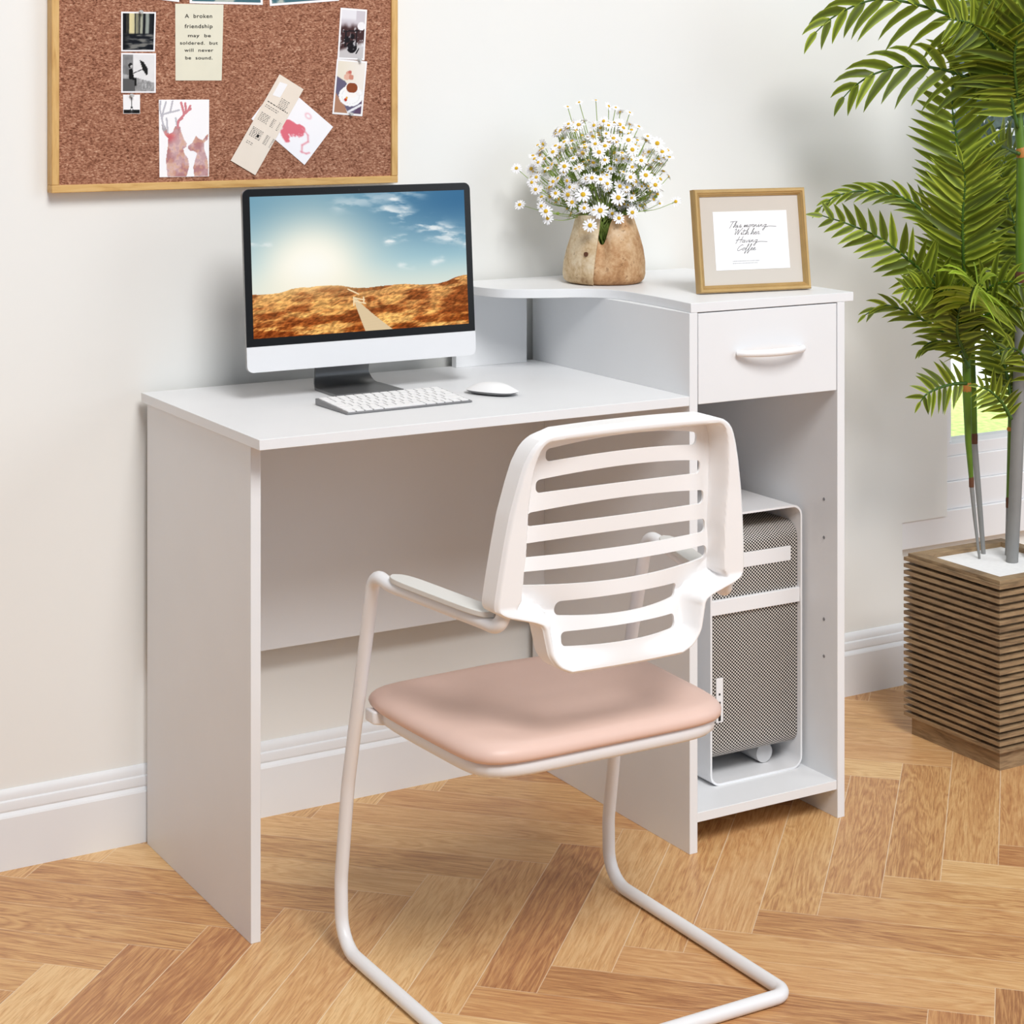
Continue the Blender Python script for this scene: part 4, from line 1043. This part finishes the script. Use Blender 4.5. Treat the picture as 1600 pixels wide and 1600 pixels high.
photo('landscape_photo', quad((985, -190), (1290, -205), (1296, 3), (998, 26)), 'cut-off landscape photo, rightmost of the three along the top of the board', f_land(23), 50, 36, .03, .045)
for cx, cy, lab in ((440, 52, 'small clear push pin at the top edge of the tree trunk photo'), (400, 412, 'small clear push pin at the top of the tiny lattice tower photo'), (1382, 258, 'small clear push pin between the coffee maker and tea cup photos'), (1345, 492, 'small clear push pin at the bottom edge of the tea cup photo')):
    p = bp(cx, cy); bm = bmesh.new(); tube(bm, [p+Vector((0, .0004, 0)), p-Vector((0, .002, 0)), p-Vector((0, .003, 0)), p-Vector((0, .006, 0)), p-Vector((0, .007, 0))], [.0032, .0032, .0018, .0022, .0028], 12)
    tag(bobj('push_pin', bm, PINM, None, 40, origin=p), lab, 'push pin')

# ================================================================== POTTED PALM
QX0, QX1, QY0, QY1, QZ = 1.4457, 1.7017, .0167, .2727, .345
palm = thing('potted_palm', 'tall green palm growing in a slatted square wooden planter by the window', 'potted plant', ((QX0+QX1)/2, (QY0+QY1)/2, 0))
PCX, PCY = (QX0+QX1)/2, (QY0+QY1)/2
def ring_slat(bm, z0, z1, i=.02):
    o_ = [(QX0, QY0), (QX1, QY0), (QX1, QY1), (QX0, QY1)]; n_ = [(QX0+i, QY0+i), (QX1-i, QY0+i), (QX1-i, QY1-i), (QX0+i, QY1-i)]
    A = [[bm.verts.new((*p, z)) for p in c] for c, z in ((o_, z0), (o_, z1), (n_, z1), (n_, z0))]
    for a, b in ((0, 1), (1, 2), (2, 3), (3, 0)):
        for k in range(4): bm.faces.new((A[a][k], A[a][(k+1) % 4], A[b][(k+1) % 4], A[b][k]))
bm = bmesh.new()
bx(bm, QX0+.011, QX1-.011, QY0+.011, QY1-.011, 0, .322)                      # dark core and plinth
NSL = 24; pit = (.3405-.030)/NSL
for k in range(NSL):
    z = .030+pit*k
    ring_slat(bm, z+pit*.47, z+pit)
w_ = .030
a = [(QX0+.006, QY0+.006), (QX1-.006, QY0+.006), (QX1-.006, QY1-.006), (QX0+.006, QY1-.006)]; i_ = [(QX0+w_, QY0+w_), (QX1-w_, QY0+w_), (QX1-w_, QY1-w_), (QX0+w_, QY1-w_)]
for z0, z1 in ((.3405, .3475),):
    A0 = [bm.verts.new((*p, z0)) for p in a]; A1 = [bm.verts.new((*p, z1)) for p in a]; I1 = [bm.verts.new((*p, z1)) for p in i_]; I0 = [bm.verts.new((*p, z0-.03)) for p in i_]
    for k in range(4):
        n_ = (k+1) % 4
        for qd in ((A0[k], A0[n_], A1[n_], A1[k]), (A1[k], A1[n_], I1[n_], I1[k]), (I1[k], I1[n_], I0[n_], I0[k])): bm.faces.new(qd)
planter = bobj('planter', bm, PLANTW, palm, None)
bm = bmesh.new(); bx(bm, QX0+w_-.001, QX1-w_+.001, QY0+w_-.001, QY1-w_+.001, .325, .338); bobj('white_gravel', bm, GRAVEL, palm, None)
SOIL = .337
DEP0 = (Vector((PCX, PCY, 0))-CAM).dot(FW)
def pp(x, y, t=0):               # picture position at the palm's distance, t metres nearer
    d = FW+RT*((x-800)/F_PX)+UP*((HOR-y)/F_PX); return CAM+d*(DEP0-t)
PXM = F_PX/DEP0
def stem(px, t, segs, top_r, mats):
    pts_ = [pp(x, y, t) for x, y, r in segs]; pts_[0] = at(segs[0][0], segs[0][1], 'Z', SOIL)-Vector((0, 0, .004))
    bm = bmesh.new(); tube(bm, pts_, [r for x, y, r in segs], 10)
    return pts_, bm
LRND = random.Random(5)
def frond(parent, ctrl, leaf, mat=LEAF, side='cam', dens=1.0, wid=.0072, fwd=.75, droop=.25, updir=0):
    """ctrl: [(px,py,toward)] base -> tip ; leaf: leaflet length px"""
    pts_ = catmull([pp(x, y, t) for x, y, t in ctrl], 10)
    Ls = [0]
    for a, b in zip(pts_, pts_[1:]): Ls.append(Ls[-1]+(b-a).length)
    tot = Ls[-1]; bm = bmesh.new(); uvl = bm.loops.layers.uv.new('UVMap'); lrl = bm.faces.layers.float.new('leafrnd')
    tube(bm, pts_, [.0042*(1-.75*i/(len(pts_)-1)) for i in range(len(pts_))], 6, mi=1)
    N = max(6, int(tot/(.0148)*dens)); toc = (CAM-pts_[len(pts_)//2]).normalized()
    for k in range(N+1):
        s = tot*(.10+.90*k/N); i = 0
        while i < len(Ls)-2 and Ls[i+1] < s: i += 1
        f_ = (s-Ls[i])/max(1e-6, Ls[i+1]-Ls[i]); p = pts_[i].lerp(pts_[i+1], min(1, f_)); t = (pts_[i+1]-pts_[i]).normalized()
        nrm = toc if side == 'cam' else Vector((0, 0, 1))*.8+toc*.45
        nrm = (nrm-t*nrm.dot(t)).normalized(); sd_ = t.cross(nrm).normalized()
        u = k/N; ll = leaf/PXM*(.55+.45*math.sin(PI*min(1, .15+.95*u)))*(1 if u < .9 else 1-.3*(u-.9)/.1)
        for sg in (-1, 1):
            if k == N and sg == 1: continue
            lrv = LRND.random(); l = ll*LRND.uniform(.88, 1.1); fw_ = fwd*(.8+.7*u) if k < N else 6
            d0 = (sd_*sg+t*fw_+nrm*LRND.uniform(-.1, .45)+Vector((0, 0, updir))).normalized()
            nrm2 = (nrm+Vector((LRND.gauss(0, .25), LRND.gauss(0, .25), LRND.gauss(0, .25)))).normalized(); Q = []; pos = p.copy(); dcur = d0.copy(); nseg = 5
            prof_ = (.45, 1.0, .98, .78, .46, .02)
            for q in range(nseg+1):
                wv = dcur.cross(nrm2).normalized()
                w = wid*prof_[q]*min(1.25, .35+l/.10)
                fold = nrm*(-w*.45)
                Q.append((bm.verts.new(pos+wv*w-fold*-1*.0+nrm*w*.35), bm.verts.new(pos), bm.verts.new(pos-wv*w+nrm*w*.35)))
                pos = pos+dcur*(l/nseg); dcur = (dcur+Vector((0, 0, -1))*droop*(.35+.25*q)*.55+Vector((LRND.gauss(0, .02), LRND.gauss(0, .02), 0))).normalized()
            for q in range(nseg):
                A, B = Q[q], Q[q+1]
                for (a, b, c, d, v0, v1) in ((A[0], A[1], B[1], B[0], 0, .5), (A[1], A[2], B[2], B[1], .5, 1)):
                    f = bm.faces.new((a, b, c, d)); f.material_index = 0; f[lrl] = lrv
                    for lp, uvv in zip(f.loops, ((q/5, v0), (q/5, v1), (q/5+.2, v1), (q/5+.2, v0))): lp[uvl].uv = uvv
    me = bpy.data.meshes.new('frond'); bm.to_mesh(me); bm.free()
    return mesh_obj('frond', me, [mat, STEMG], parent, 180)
def palm_stem(segs_grey, segs_green, segs_top, t, sheath=None, node_y=None):
    g = [pp(x, y, t) for x, y, r in segs_grey]; g[0] = at(segs_grey[0][0], segs_grey[0][1], 'Z', SOIL)-Vector((0, 0, .004))
    bm = bmesh.new(); tube(bm, g, [r for *_, r in segs_grey], 12); st = bobj('trunk', bm, STEMGR, palm, 60)
    if segs_green:
        bm = bmesh.new(); tube(bm, [pp(x, y, t) for x, y, r in segs_green], [r for *_, r in segs_green], 12); bobj('crownshaft', bm, STEMC, st, 60)
        x, y, r = segs_green[0]; x2, y2, _ = segs_green[1]; bm = bmesh.new()
        tube(bm, [pp(x, y+9, t), pp(x+(x2-x)*.05, y-4, t), pp(x+(x2-x)*.1, y-8, t)], [r*1.08, r*1.12, r*1.0], 12); bobj('leaf_scar', bm, NODEB, st, 60)
    if sheath:
        x, y0_, y1_, r = sheath; bm = bmesh.new(); tube(bm, [pp(x, y0_, t), pp(x-1, (y0_+y1_)/2, t), pp(x-4, y1_, t)], [r, r*1.1, r*.25], 10); bobj('leaf_sheath', bm, SHEATH, st, 60)
    return st
def at_t(x, y):      # how much nearer than the planter centre a stem base sits
    return DEP0-(at(x, y, 'Z', SOIL)-CAM).dot(FW)
s1 = palm_stem([(1531, 874, .0022), (1523, 810, .0035), (1518, 757, .0045)], [(1518, 752, .0045), (1513, 690, .0062), (1511, 615, .0085), (1509, 560, .007), (1508, 510, .004)], None, at_t(1531, 874), (1511, 612, 587, .0085))
s2 = palm_stem([(1537, 866, .0042), (1529, 770, .0056), (1522, 690, .0064)], [(1522, 684, .0064), (1520, 620, .0075), (1518, 540, .0065), (1515, 480, .0042)], None, at_t(1537, 866))
s3 = palm_stem([(1575, 868, .006), (1576, 830, .006), (1577, 790, .0062)], [(1577, 784, .0062), (1580, 700, .0075), (1581, 670, .008), (1583, 600, .008), (1588, 500, .005)], None, at_t(1575, 868), (1580.5, 672, 664, .0083))
s4 = palm_stem([(1581, 879, .0115), (1586, 780, .012), (1592, 620, .0125), (1597, 500, .0125), (1597, 437, .012)], [(1597, 432, .0118), (1596, 380, .011), (1596, 300, .0098), (1596, 246, .009), (1590, 170, .0085), (1586, 120, .005)], None, at_t(1581, 879), (1597, 246, 222, .0105))
s5 = palm_stem([(1607, 872, .007), (1610, 760, .007), (1613, 640, .007)], [(1613, 636, .007), (1614, 560, .008), (1612, 480, .005)], None, at_t(1607, 872))
# crown of the thick trunk
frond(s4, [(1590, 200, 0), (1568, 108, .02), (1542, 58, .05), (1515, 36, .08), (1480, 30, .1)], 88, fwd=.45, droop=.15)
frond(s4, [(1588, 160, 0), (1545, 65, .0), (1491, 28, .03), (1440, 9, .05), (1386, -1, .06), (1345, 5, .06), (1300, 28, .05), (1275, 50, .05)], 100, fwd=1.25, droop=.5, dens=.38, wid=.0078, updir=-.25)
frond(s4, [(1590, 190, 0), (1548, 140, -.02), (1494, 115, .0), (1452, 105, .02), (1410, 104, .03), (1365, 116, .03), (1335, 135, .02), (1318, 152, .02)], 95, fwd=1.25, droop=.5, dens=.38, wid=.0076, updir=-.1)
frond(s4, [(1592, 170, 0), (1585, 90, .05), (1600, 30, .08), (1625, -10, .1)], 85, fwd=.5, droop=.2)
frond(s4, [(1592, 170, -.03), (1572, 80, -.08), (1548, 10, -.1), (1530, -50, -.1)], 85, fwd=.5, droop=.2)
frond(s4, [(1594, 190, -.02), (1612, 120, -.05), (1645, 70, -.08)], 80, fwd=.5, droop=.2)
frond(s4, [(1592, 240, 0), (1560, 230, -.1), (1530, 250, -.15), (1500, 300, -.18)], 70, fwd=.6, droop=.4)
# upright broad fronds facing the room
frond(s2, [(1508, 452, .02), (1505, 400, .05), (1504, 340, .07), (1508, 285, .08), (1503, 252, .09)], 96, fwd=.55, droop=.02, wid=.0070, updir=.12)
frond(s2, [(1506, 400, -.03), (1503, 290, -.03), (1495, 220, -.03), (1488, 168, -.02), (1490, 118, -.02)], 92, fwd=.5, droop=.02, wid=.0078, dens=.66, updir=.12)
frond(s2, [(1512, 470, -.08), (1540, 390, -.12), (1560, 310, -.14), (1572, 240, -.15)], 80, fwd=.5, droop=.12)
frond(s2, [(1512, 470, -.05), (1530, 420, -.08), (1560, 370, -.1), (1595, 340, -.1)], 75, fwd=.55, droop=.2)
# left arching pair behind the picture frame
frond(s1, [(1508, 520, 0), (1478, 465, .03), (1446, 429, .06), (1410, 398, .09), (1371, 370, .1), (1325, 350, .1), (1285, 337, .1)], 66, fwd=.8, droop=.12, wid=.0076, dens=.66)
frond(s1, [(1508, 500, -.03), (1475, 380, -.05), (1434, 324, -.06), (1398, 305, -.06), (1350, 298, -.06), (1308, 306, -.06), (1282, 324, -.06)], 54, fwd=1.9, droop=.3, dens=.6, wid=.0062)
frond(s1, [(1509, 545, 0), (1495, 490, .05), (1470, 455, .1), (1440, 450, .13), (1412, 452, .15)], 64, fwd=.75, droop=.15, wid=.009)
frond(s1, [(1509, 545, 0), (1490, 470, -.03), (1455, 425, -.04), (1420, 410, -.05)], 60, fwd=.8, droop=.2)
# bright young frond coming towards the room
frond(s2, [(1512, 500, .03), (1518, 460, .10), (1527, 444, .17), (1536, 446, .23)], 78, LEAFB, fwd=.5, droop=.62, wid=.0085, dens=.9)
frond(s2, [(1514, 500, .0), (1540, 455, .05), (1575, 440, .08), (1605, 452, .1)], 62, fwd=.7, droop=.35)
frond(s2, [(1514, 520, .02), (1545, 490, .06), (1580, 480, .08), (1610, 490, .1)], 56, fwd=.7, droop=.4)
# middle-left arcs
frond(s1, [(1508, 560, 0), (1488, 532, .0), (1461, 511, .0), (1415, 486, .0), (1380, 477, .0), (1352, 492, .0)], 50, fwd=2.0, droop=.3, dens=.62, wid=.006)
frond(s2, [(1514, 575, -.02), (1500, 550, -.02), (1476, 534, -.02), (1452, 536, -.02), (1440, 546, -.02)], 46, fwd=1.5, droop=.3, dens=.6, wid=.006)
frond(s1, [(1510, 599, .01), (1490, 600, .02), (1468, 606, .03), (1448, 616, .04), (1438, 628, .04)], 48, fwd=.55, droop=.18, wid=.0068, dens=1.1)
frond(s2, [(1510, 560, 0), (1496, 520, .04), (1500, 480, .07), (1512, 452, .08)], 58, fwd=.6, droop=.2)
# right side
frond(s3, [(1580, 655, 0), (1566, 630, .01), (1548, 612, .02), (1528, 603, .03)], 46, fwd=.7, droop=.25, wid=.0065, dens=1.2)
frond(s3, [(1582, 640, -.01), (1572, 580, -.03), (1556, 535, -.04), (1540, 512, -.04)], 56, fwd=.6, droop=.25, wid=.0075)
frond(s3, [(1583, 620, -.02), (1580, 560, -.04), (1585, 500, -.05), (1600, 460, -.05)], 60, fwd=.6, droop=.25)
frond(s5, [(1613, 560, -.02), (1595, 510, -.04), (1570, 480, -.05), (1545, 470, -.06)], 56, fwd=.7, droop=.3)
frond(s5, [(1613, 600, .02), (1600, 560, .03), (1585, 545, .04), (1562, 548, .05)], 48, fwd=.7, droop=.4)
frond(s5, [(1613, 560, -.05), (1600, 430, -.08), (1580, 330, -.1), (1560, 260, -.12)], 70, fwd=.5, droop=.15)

# ================================================================== LIGHT, WORLD, CAMERA
w = bpy.data.worlds.new('World'); SC.world = w; w.use_nodes = True
bg = w.node_tree.nodes['Background']; bg.inputs[1].default_value = .235
wn = NT(w); wd_ = wn.add('ShaderNodeTexCoord').outputs['Generated']; ws = wn.add('ShaderNodeSeparateXYZ'); wn.link(wd_, ws.inputs[0])
hz_ = wn.mix(wn.math('SMOOTH_MAX', 0.0, wn.math('MINIMUM', wn.math('MULTIPLY', ws.outputs[2], 1.6), 1.0), .05), (.56, .90, 1.36), (1.05, .98, .93))
sky_ = wn.math('MULTIPLY', wn.math('GREATER_THAN', ws.outputs[1], .45), wn.math('MULTIPLY', wn.math('LESS_THAN', ws.outputs[2], .32), wn.math('GREATER_THAN', ws.outputs[2], -.1)))
wn.link(wn.mix(sky_, hz_, (3.6, 3.8, 3.9)), bg.inputs[0])
def area(name, loc, target, size, power, col=(1, 1, 1)):
    l = bpy.data.lights.new(name, 'AREA'); l.shape = 'DISK'; l.size = size; l.energy = power; l.color = col
    o = bpy.data.objects.new(name, l); COL.objects.link(o); o.location = loc
    o.rotation_euler = (Vector(target)-Vector(loc)).to_track_quat('-Z', 'Y').to_euler(); return o
area('softbox_key', (-.45, -4.65, 5.35), (.6, .1, .5), 2.5, 340, (.98, .98, .985))
area('side_fill', (3.1, -2.6, 1.9), (1.3, .4, .7), 2.4, 38, (.93, .98, 1.03))  # added fill lamp from the right, lifts the palm's shadow on the wall
area('overhead_fill', (.4, -.9, 3.0), (.4, -.6, 0), 2.2, 7, (1, .99, .98))  # added weak fill from above for seat and floor, no room fixture
gl = area('garden_fill', (6, 5.6, 7), (6, 5.6, 0), 6, 480, (1, 1, .98)); gl.data.spread = math.radians(75)  # added lamp over the garden, brightens lawn and foliage outside the window
cam = bpy.data.cameras.new('Camera'); cam.sensor_width = 36; cam.sensor_fit = 'HORIZONTAL'; cam.lens = F_PX/1600*36
cam.shift_x = 0; cam.shift_y = (HOR-800)/1600; cam.clip_end = 200; cam.clip_start = .05
co = bpy.data.objects.new('Camera', cam); COL.objects.link(co); co.location = CAM; co.rotation_euler = (PI/2, 0, -YAW)
SC.camera = co
SC.view_settings.view_transform = 'Standard'; SC.view_settings.look = 'None'; SC.view_settings.gamma = 1; SC.view_settings.exposure = 0
try: SC.view_settings.use_curve_mapping = False
except Exception: pass
